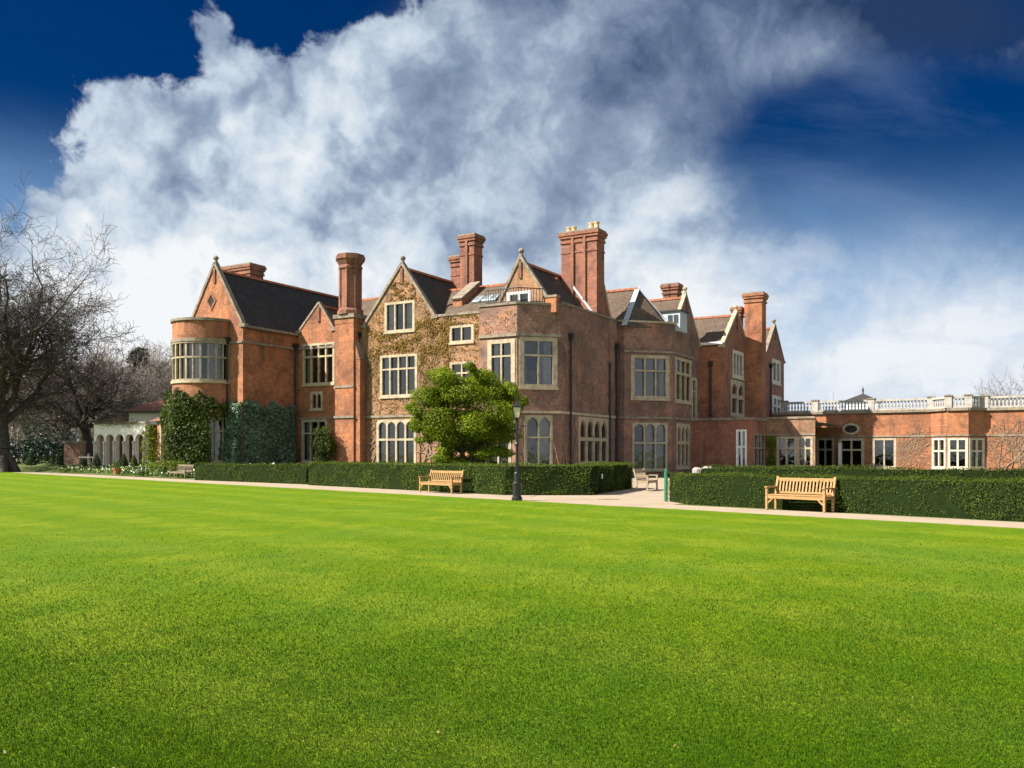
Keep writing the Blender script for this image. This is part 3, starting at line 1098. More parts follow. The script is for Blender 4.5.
# balcony railing along the parapet
mb = MB()
ra = [(aA(486, .25), .25), (-.05, .25), (.95, 1.25)]
for (p, q) in zip(ra, ra[1:]):
    L = math.hypot(q[0] - p[0], q[1] - p[1])
    mb.bar((*p, 10.95), (*q, 10.95), .05, .05, M['iron'])
    mb.bar((*p, 10.22), (*q, 10.22), .04, .04, M['iron'])
    k = int(L / .16)
    for i in range(k + 1):
        t = i / k
        a, b = p[0] + (q[0] - p[0]) * t, p[1] + (q[1] - p[1]) * t
        mb.box(a - .012, a + .012, b - .012, b + .012, 10.1, 10.95, M['iron'])
mb.build('balcony_railing', hs)
mb = MB()
mb.box(.95, 1.75, 1.35, 1.75, 9.6, 10.45, M['brick_orange'])
mb.box(.9, 1.8, 1.3, 1.8, 10.45, 10.57, SG)
mb.build('parapet', hs)

# ---- roofs
def roof(name, planes, m_, ridge=None):
    mb = MB()
    for p in planes:
        mb.poly(p, m_)
    o = mb.build(name, hs)
    if ridge:
        rb = MB()
        p, q = Vector(ridge[0]), Vector(ridge[1])
        n_ = max(2, int((q - p).length / .4))
        for k in range(n_):
            a, b = p.lerp(q, k / n_), p.lerp(q, (k + .94) / n_)
            rb.bar(a + Vector((0, 0, .02)), b + Vector((0, 0, .02)), .26, .14, M['ridge'])
        rb.build('ridge_tiles', o)
    return o


def roof_b(ac, hwid, b0, b1, ze, za, m_):     # ridge runs back into the house
    return roof('roof', [[(ac, b0, za), (ac, b1, za), (ac + hwid, b1, ze), (ac + hwid, b0, ze)], [(ac, b1, za), (ac, b0, za), (ac - hwid, b0, ze), (ac - hwid, b1, ze)],
                         [(ac - hwid, b1, ze), (ac + hwid, b1, ze), (ac, b1, za)]], m_, ((ac, b0, za), (ac, b1, za)))


def roof_a(bc, hwid, a0, a1, ze, za, m_):     # ridge runs along the facade
    return roof('roof', [[(a0, bc, za), (a1, bc, za), (a1, bc - hwid, ze), (a0, bc - hwid, ze)][::-1], [(a1, bc, za), (a0, bc, za), (a0, bc + hwid, ze), (a1, bc + hwid, ze)][::-1],
                         [(a0, bc - hwid, ze), (a0, bc, za), (a0, bc + hwid, ze)], [(a1, bc - hwid, ze), (a1, bc + hwid, ze), (a1, bc, za)]], m_, ((a0, bc, za), (a1, bc, za)))


roof_b(lw_ap, 2.66, LWf + .12, 8.2, 9.45, 13.3, M['slate'])
roof_b(LWb + rc_ap, 1.55, 1.32, 6, 9.72, RCZ - .2, M['tile'])
roof_b(-13.3 + mgA, 2.72, 1.32, 7, 9.72, MGZ - .25, M['slate'])
roof_b(cga, 2.35, CGb + .12, 9.3, 9.55, CGZ - .3, M['slate'])
roof_a(5.6, 4.3, -17.0, -.3, 9.6, 12.35, M['tile'])
# hipped roof
HA, HB, HZ = 2.26, 12.1, 12.55
o = roof('roof', [[(-3, HB, HZ), (-3, 9.6, 9.8), (HA + .1, 9.6, 9.8), (HA, HB, HZ)], [(HA, HB, HZ), (HA + .1, 9.6, 9.8), (4.35, 12.2, 9.8), (4.35, 14.6, 9.8)],
                  [(HA, HB, HZ), (4.35, 14.6, 9.8), (-3, 14.6, 9.8), (-3, HB, HZ)]], M['tile'], ((-3, HB, HZ), (HA, HB, HZ)))
mb = MB()
mb.bar((HA, HB, HZ + .05), (HA + .1, 9.6, 9.85), .34, .06, M['lead'])
mb.bar((HA, HB, HZ + .05), (4.35, 13.2, 9.85), .34, .06, M['lead'])
mb.build('lead_hip', o)
roof_a(15.0, 2.9, -3, 4.5, 9.3, 12.2, M['tile'])
roof_a(21.46, 3.5, -5, 6.08, 9.2, 11.75, M['tile'])
roof_a(32.66, 3.1, -3, 6.08, 9.5, 12.2, M['tile'])
# lead-clad dormer behind the angled parapet
db = MB()
d0, d1 = aA(652, 12.8), aA(680, 12.8)
zt = zz(311, (d0 + d1) / 2, 12.8)
db.box(d0, d1, 12.8, 14.2, 9.7, zt - .07, M['lead'])
db.box(d0 - .12, d1 + .12, 12.68, 14.3, zt - .07, zt + .02, M['iron'])
do = db.build('dormer', hs)
db = MB()
for k in range(2):
    a = d0 + (d1 - d0) * (.58 + .2 * k)
    db.box(a, a + .3, 12.77, 12.81, zt - .85, zt - .3, M['glass'])
db.build('pane', do)
# rooflights near the twin chimneys
for x in (478, 487, 494):
    a = aA(x, 3.6)
    z_ = 9.6 + (3.6 - 1.3) * (2.75 / 4.3)
    rb = MB()
    rb.bar((a, 3.3, z_ - .1), (a, 3.9, z_ + .33), .5, .12, M['lead'])
    rb.bar((a, 3.38, z_ + .03), (a, 3.82, z_ + .36), .36, .05, M['glass'])
    rb.build('rooflight', hs)


# ---- chimneys
def chimney(parts, ribs=(), pots=(), name='chimney', label=None):
    mb = MB()
    for q in parts:
        mb.box(*q)
    for q in ribs:
        mb.box(*q)
    o = mb.build(name, hs)
    if label:
        o['label'] = label
    for a, b, z, h_ in pots:
        pb_ = MB()
        pb_.lathe((a, b, z), [(.17, 0), (.15, h_ * .8), (.19, h_ * .85), (.19, h_), (.12, h_)], 10, M['pot'])
        pb_.build('chimney_pot', o)
    return o


def stack(a0, a1, b0, b1, z0, z1, m_, bands=2, ribs=0, pots=(), plinth=True, label=None):
    parts = [(a0, a1, b0, b1, z0, z1 - .75, m_)]
    e = .07
    zt = z1 - .75
    parts.append((a0 - e, a1 + e, b0 - e, b1 + e, zt, zt + .14, m_))
    parts.append((a0 - e * .4, a1 + e * .4, b0 - e * .4, b1 + e * .4, zt + .14, zt + .3, m_))
    parts.append((a0 - e * 1.6, a1 + e * 1.6, b0 - e * 1.6, b1 + e * 1.6, zt + .3, zt + .46, m_))
    parts.append((a0 - e * 2.4, a1 + e * 2.4, b0 - e * 2.4, b1 + e * 2.4, zt + .46, zt + .64, m_))
    parts.append((a0 - e * 1.5, a1 + e * 1.5, b0 - e * 1.5, b1 + e * 1.5, zt + .64, z1, SG))
    if bands:
        parts.append((a0 - .04, a1 + .04, b0 - .04, b1 + .04, zt - .62, zt - .5, m_))
    rb = []
    for k in range(ribs):
        a = a0 + (a1 - a0) * (k + 1) / (ribs + 1)
        rb.append((a - .08, a + .08, b0 - .11, b1 + .11, z0 + 1.5, zt + .5, m_))
    return chimney(parts, rb, pots, label=label)


# low broad stack on the left wing
a0, a1 = aA(219, 3.2), aA(250, 3.2)
stack(a0, a1, 3.2, 4.5, 11, zz(265, (a0 + a1) / 2, 3.2), BR, bands=0)
# chimney breast with octagonal shaft
cb0, cb1 = aA(335, .5), aA(353.5, .5)
ACX = (cb0 + cb1) / 2
mb = MB()
mb.box(cb0, cb1, .5, 1.25, 0, 9.9, BO)
s0 = cb1
mb.box(s0, s0 + .42, .62, 1.25, 0, 7.6, BO)
# sloping stone shoulder
mb.poly([(s0, .6, 8.75), (s0 + .44, .6, 7.62), (s0 + .44, 1.25, 7.62), (s0, 1.25, 8.75)], SG)
mb.poly([(s0, .6, 8.75), (s0, .6, 7.6), (s0 + .44, .6, 7.6)], BO)
mb.box(cb0 - .03, cb1 + .03, .45, 1.2, 5.85, 6.0, SG)
mb.box(cb0 - .05, cb1 + .05, .42, 1.22, STR, STR + .14, SG)
mb.box(cb0 - .02, cb1 + .02, .48, 1.6, 9.9, 10.25, BO)
mb.box(cb0 - .1, cb1 + .1, .4, 1.9, 10.25, 10.5, SG)
co = mb.build('chimney', hs)
co['label'] = 'tall octagonal chimney rising from a buttressed breast'
mb = MB()
zc_ = 10.5
top = zz(255.5, ACX, 1.1)
mb.lathe((ACX, 1.1, zc_), [(.86, 0), (.86, .25), (.70, .45), (.70, top - zc_ - 1.0), (.80, top - zc_ - .9), (.80, top - zc_ - .78), (.72, top - zc_ - .7), (.90, top - zc_ - .4), (.98, top - zc_ - .32), (.98, top - zc_ - .12), (.9, top - zc_ - .1), (.9, top - zc_), (.5, top - zc_)], 8, BR, R(22.5))
for k in range(8):
    an = R(22.5 + 45 * k)
    c, s_ = math.cos(an), math.sin(an)
    mb.lathe((ACX + .68 * c, 1.1 + .68 * s_, zc_ + .45), [(.09, 0), (.09, top - zc_ - 1.4)], 5, BR)
mb.build('shaft', co)
# twin stacks
a0, a1 = aA(460, 5.2), aA(474, 5.2)
stack(a0, a1, 5.2, 6.2, 9.8, zz(233, a1, 5.2), BR, ribs=1)
a0, a1 = aA(451, 6.6), aA(460, 6.6)
stack(a0, a1, 6.6, 7.6, 9.8, zz(256, a0, 6.6), BR)
mb = MB()
a0, a1 = aA(453, 3.2), aA(462, 3.2)
zb_ = zz(311, a0, 3.2)
zt_ = zz(283, a0, 4.6)
mb.poly([(a0, 3.2, zb_), (a1, 3.2, zb_), (a1, 3.2, zb_ + .7), (a0, 3.2, zb_ + .7)], BO)
mb.poly([(a1, 3.2, zb_), (a1, 5.2, zb_), (a1, 5.2, zt_), (a1, 3.2, zb_ + .7)], BO)
mb.poly([(a0, 5.2, zb_), (a0, 3.2, zb_), (a0, 3.2, zb_ + .7), (a0, 5.2, zt_)], BO)
mb.bar((a0 / 2 + a1 / 2, 3.1, zb_ + .7), (a0 / 2 + a1 / 2, 5.25, zt_ + .1), a1 - a0 + .12, .12, M['stone_grey'])
mb.build('chimney_buttress', hs)
# big four-flue chimney on the right-hand wall
z_ = zz(232, .6, 7.2)
zp = z_
stack(-.62, 1.80, 6.66, 7.78, 9.6, z_, M['brick_brown'] if False else BR, ribs=2, pots=[(-.35, 7.2, zp, .38), (.0, 7.2, zp, .38), (1.2, 7.2, zp, .48), (1.55, 7.2, zp, .5)], label='broad brick chimney with four buff clay pots')
mb = MB()
mb.poly([(1.77, 7.78, 9.9), (1.77, 8.9, 9.9), (1.77, 7.78, 12.2)], BR)
mb.poly([(1.2, 8.9, 9.9), (1.2, 7.78, 9.9), (1.2, 7.78, 12.2)], BR)
mb.bar((1.49, 7.72, 12.25), (1.49, 8.95, 9.95), .66, .12, M['stone'])
mb.bar((aA(572, 6.6), 6.6, zz(285, aA(572, 6.6), 6.6)), (1.72, 6.6, 10.1), .1, .14, M['lead'])
mb.build('chimney_buttress', hs)
# twin flue beside the far gable
a0, a1 = aA(663, 16.2), aA(677, 16.2)
zt2 = zz(284, a0, 16.2)
am = (a0 + a1) / 2
stack(a0, am - .03, 16.2, 17.0, 9.8, zt2, BR)
stack(am + .03, a1, 16.2, 17.0, 9.8, zt2, BR)
# small stack behind the far gable and the tall outside stack
a0, a1 = aA(732.5, 24.0), aA(740, 24.0)
stack(a0, a1, 24.0, 24.9, 9.8, zz(307, a0, 24.0), BR, bands=0)
stack(6.15, 7.46, 23.57, 24.75, 0, zz(292, 7.0, 23.57), BO, bands=0, label='tall square outside chimney of orange brick')


# ---- curved bay on the left wing
BCa, BCb, BRr = aA(206.5, LWf), LWf, 2.05
NS = 14


def arc(r_, k):
    an = math.pi + math.pi * k / NS
    return BCa + r_ * math.cos(an), BCb + r_ * math.sin(an)


def ring(mb, r0, z0, z1, m_, cap=True):
    for k in np.arange(0, NS, 1 / 3):
        p, q = arc(r0, k), arc(r0, k + 1 / 3)
        mb.poly([(*p, z0), (*q, z0), (*q, z1), (*p, z1)], m_)
        if cap:
            for z in (z0, z1):
                mb.poly([(*p, z), (*q, z), (BCa, BCb, z)], m_)


zbt = zz(321, BCa, LWf - 1.8)
zw1, zw0 = zz(342, BCa, LWf - 1.8), zz(381, BCa, LWf - 1.8)
lw1, lw0 = 3.9, 1.15
mb = MB()
for z0, z1 in ((0, lw0), (lw1, zw0), (zw1, zbt)):
    mb = MB()
    ring(mb, BRr, z0, z1, BO)
    mb.build('bay_wall', hs)
for z_, h_, p_, m_ in ((zbt, .16, .1, SG), (zw1, .2, .09, SG), (zw0 - .14, .16, .09, M['stone']), (lw0 - .12, .12, .08, SG)):
    mb = MB()
    ring(mb, BRr + p_, z_, z_ + h_, m_)
    mb.build('string_course', hs)
for (z0, z1, tr, cur) in ((zw0, zw1, .40, 1), (lw0, lw1, .3, 0)):
    wn = bpy.data.objects.new('window', None)
    col.objects.link(wn)
    wn.parent = hs
    wn['label'] = 'curved stone window wrapping round the bay'
    mb, gb, cb, ib = MB(), MB(), MB(), MB()
    ztr = z1 - (z1 - z0) * tr
    for k in range(NS + 1):
        p, q = arc(BRr + .02, k), arc(BRr - .16, k)
        th = .13 if k % 2 == 0 else .08
        d = Vector((p[0] - q[0], p[1] - q[1], 0)).normalized()
        c = Vector(((p[0] + q[0]) / 2, (p[1] + q[1]) / 2, 0))
        mb.bar(c + Vector((0, 0, z0)), c + Vector((0, 0, z1)), .18, th, M['stone_mid'], up=(-d.y, d.x, 0))
    for k in range(NS):
        p, q = arc(BRr - .02, k), arc(BRr - .02, k + 1)
        mb.bar((*p, ztr), (*q, ztr), .12, .1, M['stone_mid'])
        mb.bar((*p, z0 + .05), (*q, z0 + .05), .16, .12, M['stone_mid'])
        mb.bar((*p, z1 - .05), (*q, z1 - .05), .16, .12, M['stone_mid'])
        p, q = arc(BRr - .1, k), arc(BRr - .1, k + 1)
        gb.poly([(*p, z0), (*q, z0), (*q, z1), (*p, z1)], M['glass'])
        p, q = arc(BRr - 1.1, k), arc(BRr - 1.1, k + 1)
        ib.poly([(*p, z0), (*q, z0), (*q, z1), (*p, z1)], M['room'])
        if cur and k in (2, 5, 6, 9, 12):
            for j in range(6):
                f0, f1 = j / 6 * .7, (j + 1) / 6 * .7
                r_ = BRr - .32
                p, q = arc(r_ + .04 * (j % 2), k + f0), arc(r_ + .04 * ((j + 1) % 2), k + f1)
                cb.poly([(*p, z0), (*q, z0), (*q, z1), (*p, z1)], M['curtain_gold'] if k in (5, 6) else M['curtain'])
    mb.build('frame', wn)
    gb.build('pane', wn)
    ib.build('interior', wn)
    if cur:
        cb.build('curtain', wn)

# diamond opening in the left gable
c = W_LW.u(211.5)
zc_ = W_LW.z(211.5, 301)
mb = MB()
plate(mb, W_LW, [(c - .45, zc_), (c, zc_ - .62), (c + .45, zc_), (c, zc_ + .62)], [[(c - .3, zc_), (c, zc_ - .42), (c + .3, zc_), (c, zc_ + .42)]], .05, .08, BR)
mb.poly([W_LW.at(u, z, .012) for u, z in ((c - .32, zc_), (c, zc_ - .45), (c + .32, zc_), (c, zc_ + .45))], M['room'])
mb.build('diamond_vent', hs)


# ---- rainwater pipes
def pipe(F, x, y0, y1=None, z1=None, off=.12, hop=True, r_=.06):
    u = F.u(x)
    zt_ = F.z(x, y0)
    zb_ = 0.1 if y1 is None else F.z(x, y1)
    p = F.at(u, 0, off)
    mb = MB()
    mb.lathe((p[0], p[1], zb_), [(r_, 0), (r_, zt_ - zb_ - .2)], 8, M['iron'])
    for k in range(int((zt_ - zb_) / 1.8)):
        mb.lathe((p[0], p[1], zb_ + .6 + 1.8 * k), [(r_ * 1.4, 0), (r_ * 1.4, .12)], 8, M['iron'])
    o = mb.build('downpipe', hs)
    if hop:
        hb = MB()
        hb.lathe((p[0], p[1], zt_ - .4), [(.07, 0), (.2, .2), (.22, .42), (.16, .42)], 4, M['iron'], R(45) + math.atan2(F.d[1], F.d[0]))
        hb.build('hopper', o)


pipe(W_LW, 229.5, 338, off=.2)
pipe(W_LS, 294, 344)
pipe(W_M, 360, 333, off=.15, r_=.08)
pipe(W_B, 569.2, 334)
pipe(W_B, 608.5, 359, hop=False)
pipe(W_B, 615.5, 344, r_=.09)
pipe(W_E, 711, 362, off=.14, r_=.09)
pipe(W_G2, 769.5, 364, y1=420)
pipe(W_M, 473, 365, y1=395, hop=True)

# ---- lower range to the left of the curved bay
W_LL = Wall((aA(157, -2.5), -2.5), (LWa + .1, -2.5), 0, 3.9, BO, hs)
window(W_LL, 160, 418, 172, 466, 3, .28, None, border=.14, m_='stone', cm='curtain', curtain=[(.0, .3), (.5, .8)])
W_LL.build()
mb = MB()
la_ = W_LL.p0[0]
mb.poly([(la_, -2.5, 0), (la_, 2.5, 0), (la_, 2.5, 5.8), (la_, -2.5, 3.9)], BO)
mb.poly([(la_, 2.5, 0), (LWa, 2.5, 0), (LWa, 2.5, 5.8), (la_, 2.5, 5.8)], BO)
mb.build('wall', hs)
W_LL.strip(3.8, .16, .1, SG, name='gutter')
a0 = aA(157, -2.5)
roof('roof', [[(a0 - .5, -2.75, 3.9), (LWa, -2.75, 3.9), (LWa, 2.5, 5.9), (a0 - .5, 2.5, 5.9)]], M['tile_red'])

# ================================================================= RIGHT WING
wg = house_root('garden_wing')
tag(wg, 'low flat roofed brick wing with pale stone balustrade and canted bay', 'building')
WB = 31.0
wz1 = 4.85
bx0, bx1 = aA(931, WB), aA(986, WB)
e0, e1 = aA(947, WB - 1.2), aA(968.5, WB - 1.2)
V1 = Wall((6.3, WB), (bx0, WB), 0, wz1, BO, wg)
V2 = Wall((bx0, WB), (e0, WB - 1.2), 0, wz1, BO, wg)
V3 = Wall((e0, WB - 1.2), (e1, WB - 1.2), 0, wz1, BO, wg)
V4 = Wall((e1, WB - 1.2), (bx1, WB), 0, wz1, BO, wg)
V5 = Wall((bx1, WB), (44, WB), 0, wz1, BO, wg)
window(V1, 816.5, 438.5, 834, 468, 2, .36, None, border=.16, mull=.1, m_='stone')
dr = window(V1, 839, 438.5, 864, 474, 2, .3, None, border=.2, mull=.12, m_='stone', label='garden doorway with stone surround')
dr.name = 'doorway'
window(V1, 872.5, 438.5, 896, 468, 2, .0, None, border=.16, mull=.1, m_='stone', curtain=[(.2, 1)], drop=.3)
window(V2, 932.5, 438.5, 945.5, 468, 2, .42, None, border=.14, mull=.12, m_='stone_white', curtain=[(.3, .45)])
window(V3, 948, 438.5, 967.5, 468, 2, .40, None, border=.14, mull=.12, m_='stone_white')
window(V4, 969.5, 438.5, 984, 468, 2, .42, None, border=.14, mull=.12, m_='stone_white', curtain=[(.3, .6)])
for F in (V1, V2, V3, V4, V5):
    F.build()
    F.strip(wz1, .2, .16, M['stone_grey'], name='cornice')
    F.strip(2.98, .12, .07, M['stone_grey'])
# oval window
ou, oz = V1.u(851), V1.z(851, 429)
mb = MB()
ell = lambda r1, r2: [(ou + r1 * math.cos(2 * math.pi * k / 24), oz + r2 * math.sin(2 * math.pi * k / 24)) for k in range(24)]
plate(mb, V1, ell(.66, .46), [ell(.46, .29)], .06, .1, M['stone'])
ow = mb.build('oval_window', wg)
mb = MB()
mb.poly([V1.at(u, z, .02) for u, z in ell(.48, .31)], M['room'])
mb.build('pane', ow)
# open white door leaf
mb = MB()
uu = V1.u(841.5)
p, q = V1.at(uu, 0, .05), V1.at(uu - .1, 0, .75)
mb.bar((p[0], p[1], 1.3), (q[0], q[1], 1.3), .05, 2.5, M['white_paint'])
mb.build('door', wg)
# flat roof
mb = MB()
mb.poly([(6.3, WB, wz1), (44, WB, wz1), (44, WB + 9, wz1), (6.3, WB + 9, wz1)], M['lead'])
mb.poly([(bx0, WB, wz1), (e0, WB - 1.2, wz1), (e1, WB - 1.2, wz1), (bx1, WB, wz1)], M['lead'])
mb.poly([(44, WB, 0), (44, WB + 9, 0), (44, WB + 9, wz1), (44, WB, wz1)], BO)
mb.build('flat_roof', wg)
# balustrade
runs = [(aA(784, WB), WB, aA(815, WB), WB), (aA(815, WB), WB, bx0, WB), (bx0, WB, e0, WB - 1.2), (e0, WB - 1.2, e1, WB - 1.2), (e1, WB - 1.2, bx1, WB), (bx1, WB, 25.6, WB)]
bz0, bz1 = wz1 + .2, zz(400, 13, WB)
bal = MB()
for a0, b0, a1, b1 in runs:
    d = Vector((a1 - a0, b1 - b0, 0)).normalized()
    ins = Vector((-d.y, d.x, 0)) * .12
    p, q = Vector((a0, b0, 0)) + ins, Vector((a1, b1, 0)) + ins
    bal.bar(p + Vector((0, 0, bz1 - .08)), q + Vector((0, 0, bz1 - .08)), .3, .16, M['stone_pale'])
    bal.bar(p + Vector((0, 0, bz0 + .06)), q + Vector((0, 0, bz0 + .06)), .3, .12, M['stone_pale'])
bo = bal.build('balustrade', wg)
pb_ = MB()
prof = [(.07, 0), (.07, .06), (.045, .1), (.085, .24), (.05, .42), (.045, .5), (.07, .54), (.07, .6)]
hh = bz1 - .16 - (bz0 + .12)
pb_.lathe((0, 0, 0), [(r_ * .95, z / .6 * hh) for r_, z in prof], 8, M['stone_pale'])
b_first = pb_.build('baluster', bo, smooth=False)
first = True
piers = []
for a0, b0, a1, b1 in runs:
    L = math.hypot(a1 - a0, b1 - b0)
    d = Vector(((a1 - a0) / L, (b1 - b0) / L, 0))
    ins = Vector((-d.y, d.x, 0)) * .12
    npier = max(1, round(L / 3.6))
    for k in range(npier + 1):
        piers.append(tuple((Vector((a0, b0, 0)) + d * (L * k / npier) + ins)[:2]))
    cnt = int(L / .235)
    for k in range(cnt):
        s_ = (k + .5) * L / cnt
        if min(abs(s_ - L * j / npier) for j in range(npier + 1)) < .3:
            continue
        o = b_first if first else b_first.copy()
        if not first:
            col.objects.link(o)
            o.parent = bo
        first = False
        o.location = (a0 + d.x * s_ + ins.x, b0 + d.y * s_ + ins.y, bz0 + .12)
seen = []
for p in piers:
    if any(math.hypot(p[0] - q[0], p[1] - q[1]) < .5 for q in seen):
        continue
    seen.append(p)
    mb = MB()
    mb.box(p[0] - .24, p[0] + .24, p[1] - .2, p[1] + .2, wz1 + .2, bz1 + .02, M['stone_pale'])
    mb.box(p[0] - .29, p[0] + .29, p[1] - .25, p[1] + .25, bz1 + .02, bz1 + .12, M['stone_grey'])
    mb.build('pier', bo)
# lantern roof
la, lb = aA(863, WB + 6), WB + 6
zl0, zl1 = wz1, zz(393.5, la, lb)
mb = MB()
hw_ = (aA(882, WB + 6) - aA(845, WB + 6)) / 2
mb.box(la - hw_ * .85, la + hw_ * .85, lb - hw_ * .85, lb + hw_ * .85, zl0, zz(402, la, lb), M['white_paint'])
zq = zz(402, la, lb)
c4 = [(la - hw_, lb - hw_), (la + hw_, lb - hw_), (la + hw_, lb + hw_), (la - hw_, lb + hw_)]
for k in range(4):
    p, q = c4[k], c4[(k + 1) % 4]
    mb.poly([(*p, zq), (*q, zq), (la, lb, zl1)], M['slate'])
mb.lathe((la, lb, zl1 - .05), [(.06, 0), (.05, .2), (.09, .3), (.02, .6)], 6, M['iron'])
mb.build('roof_lantern', wg)
mb = MB()
va = aA(832.5, WB + 2)
mb.lathe((va, WB + 2, wz1), [(.06, 0), (.06, zz(393, va, WB + 2) - wz1)], 6, M['lead'])
mb.build('vent_pipe', wg)


# ================================================================= VEGETATION HELPERS
def inside_poly(pts, p):
    c = False
    n = len(pts)
    for i in range(n):
        x1, y1 = pts[i]
        x2, y2 = pts[(i + 1) % n]
        if (y1 > p[1]) != (y2 > p[1]) and p[0] < (x2 - x1) * (p[1] - y1) / (y2 - y1) + x1:
            c = not c
    return c


def hedge(name, pts, h_, m_, label, dens=160, size=.085, group='clipped hedges', z0=0.0):
    """clipped hedge on a plan outline"""
    c = np.array(pts).mean(0)
    root = empty(name, (c[0], c[1], z0))
    tag(root, label, 'hedge', group)
    P_ = [(x - c[0], y - c[1]) for x, y in pts]
    ar = sum(P_[k][0] * P_[(k + 1) % len(P_)][1] - P_[(k + 1) % len(P_)][0] * P_[k][1] for k in range(len(P_)))
    if ar < 0:
        P_ = P_[::-1]
    core = []
    n = len(P_)
    for k in range(n):
        p, q, r_ = Vector(P_[k - 1]), Vector(P_[k]), Vector(P_[(k + 1) % n])
        d1, d2 = (q - p).normalized(), (r_ - q).normalized()
        nn = (Vector((-d1.y, d1.x)) + Vector((-d2.y, d2.x)))
        nn = nn / max(nn.length_squared / 2, .6)
        core.append(tuple(q + nn * .045))
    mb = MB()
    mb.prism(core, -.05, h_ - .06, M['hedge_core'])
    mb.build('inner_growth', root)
    cen, nor = [], []
    for k in range(n):
        p, q = np.array(P_[k]), np.array(P_[(k + 1) % n])
        L = np.linalg.norm(q - p)
        d = (q - p) / L
        nn = np.array([d[1], -d[0]])
        cnt = int(L * h_ * dens)
        s_ = rng.uniform(0, L, cnt)
        z = rng.uniform(0, h_, cnt)
        wob = .06 * np.sin(s_ * 1.3 + z * 2 + k) + .035 * np.sin(s_ * 3.7 - z * 4) + rng.normal(-.005, .04, cnt)
        wob -= .10 * (np.sin(s_ * 2.3 + 2 * np.sin(z * 3)) * np.sin(s_ * .83 + 1) > .72)
        xy = p + d * s_[:, None] + nn * wob[:, None]
        cen.append(np.column_stack([xy, z]))
        nor.append(np.tile([nn[0], nn[1], .15], (cnt, 1)))
    xs, ys = np.array(P_).T
    cnt = int((xs.max() - xs.min()) * (ys.max() - ys.min()) * dens * 1.1)
    q = np.column_stack([rng.uniform(xs.min(), xs.max(), cnt), rng.uniform(ys.min(), ys.max(), cnt)])
    keep = np.array([inside_poly(P_, p) for p in q])
    q = q[keep]
    z = h_ + .05 * np.sin(q[:, 0] * 1.7) * np.sin(q[:, 1] * 1.3 + 1) + .02 * np.sin(q[:, 0] * 5.1 + q[:, 1] * 3.3) + rng.normal(-.01, .03, len(q)) + .06 * (rng.uniform(0, 1, len(q)) > .985)
    cen.append(np.column_stack([q, z]))
    nor.append(np.tile([0, 0, 1.0], (len(q), 1)))
    cen, nor = np.concatenate(cen), np.concatenate(nor)
    fast_mesh('foliage', leaf_quads(cen, nor, np.full(len(cen), size), .6, .55), 4, m_, root)
    return root


def clumps(cs, per, size, rough=.25, shell=.55):
    """leaves through a set of ellipsoids: (x,y,z,rx,ry,rz)"""
    cen, nor = [], []
    for c in cs:
        n = int(per * (c[3] * c[4] + c[3] * c[5] + c[4] * c[5]) / 3)
        d = unit(rng.normal(0, 1, (n, 3)))
        rr = rng.uniform(shell, 1.0, n) ** .6 * (1 + rng.normal(0, rough * .35, n))
        lump = 1 + rough * .5 * np.sin(d[:, 0] * 5 + c[0] * 3) * np.sin(d[:, 1] * 6 + c[1]) + rough * .4 * np.sin(d[:, 2] * 7 + c[2])
        p = np.array(c[:3]) + d * np.array(c[3:6]) * (rr * lump)[:, None]
        cen.append(p)
        nor.append(d + np.array([0, 0, .4]))
    return np.concatenate(cen), np.concatenate(nor)


def tubes(name, segs, m_, parent=None, sides=5):
    """segs: rows x0 y0 z0 x1 y1 z1 r0 r1"""
    S = np.array(segs, dtype=float)
    p, q, r0, r1 = S[:, :3], S[:, 3:6], S[:, 6], S[:, 7]
    d = unit(q - p)
    ref = np.where(np.abs(d[:, 2:3]) > .9, np.array([[1., 0, 0]]), np.array([[0, 0, 1.]]))
    s_ = unit(np.cross(d, ref))
    t = np.cross(s_, d)
    an = np.linspace(0, 2 * np.pi, sides, endpoint=False)
    ringv = np.cos(an)[None, :, None] * s_[:, None, :] + np.sin(an)[None, :, None] * t[:, None, :]
    A = p[:, None, :] + ringv * r0[:, None, None]
    B = q[:, None, :] + ringv * r1[:, None, None]
    n = len(S)
    v = np.concatenate([A, B], 1).reshape(-1, 3)
    k = np.arange(sides)
    j = (k + 1) % sides
    f = np.stack([k, j, j + sides, k + sides], 1)
    F = (f[None] + (np.arange(n) * 2 * sides)[:, None, None]).reshape(-1, 4)
    me = bpy.data.meshes.new(name)
    me.vertices.add(len(v))
    me.vertices.foreach_set('co', v.astype(np.float32).ravel())
    me.loops.add(F.size)
    me.loops.foreach_set('vertex_index', F.astype(np.int32).ravel())
    me.polygons.add(len(F))
    me.polygons.foreach_set('loop_start', np.arange(0, F.size, 4, dtype=np.int32))
    me.polygons.foreach_set('loop_total', np.full(len(F), 4, dtype=np.int32))
    me.polygons.foreach_set('use_smooth', np.ones(len(F), dtype=bool))
    me.materials.append(m_)
    me.update(calc_edges=True)
    o = bpy.data.objects.new(name, me)
    col.objects.link(o)
    if parent:
        o.parent = parent
    return o


def rand_perp(d, rnd):
    v = Vector((rnd.gauss(0, 1), rnd.gauss(0, 1), rnd.gauss(0, 1)))
    v = v - d * v.dot(d)
    return v.normalized()


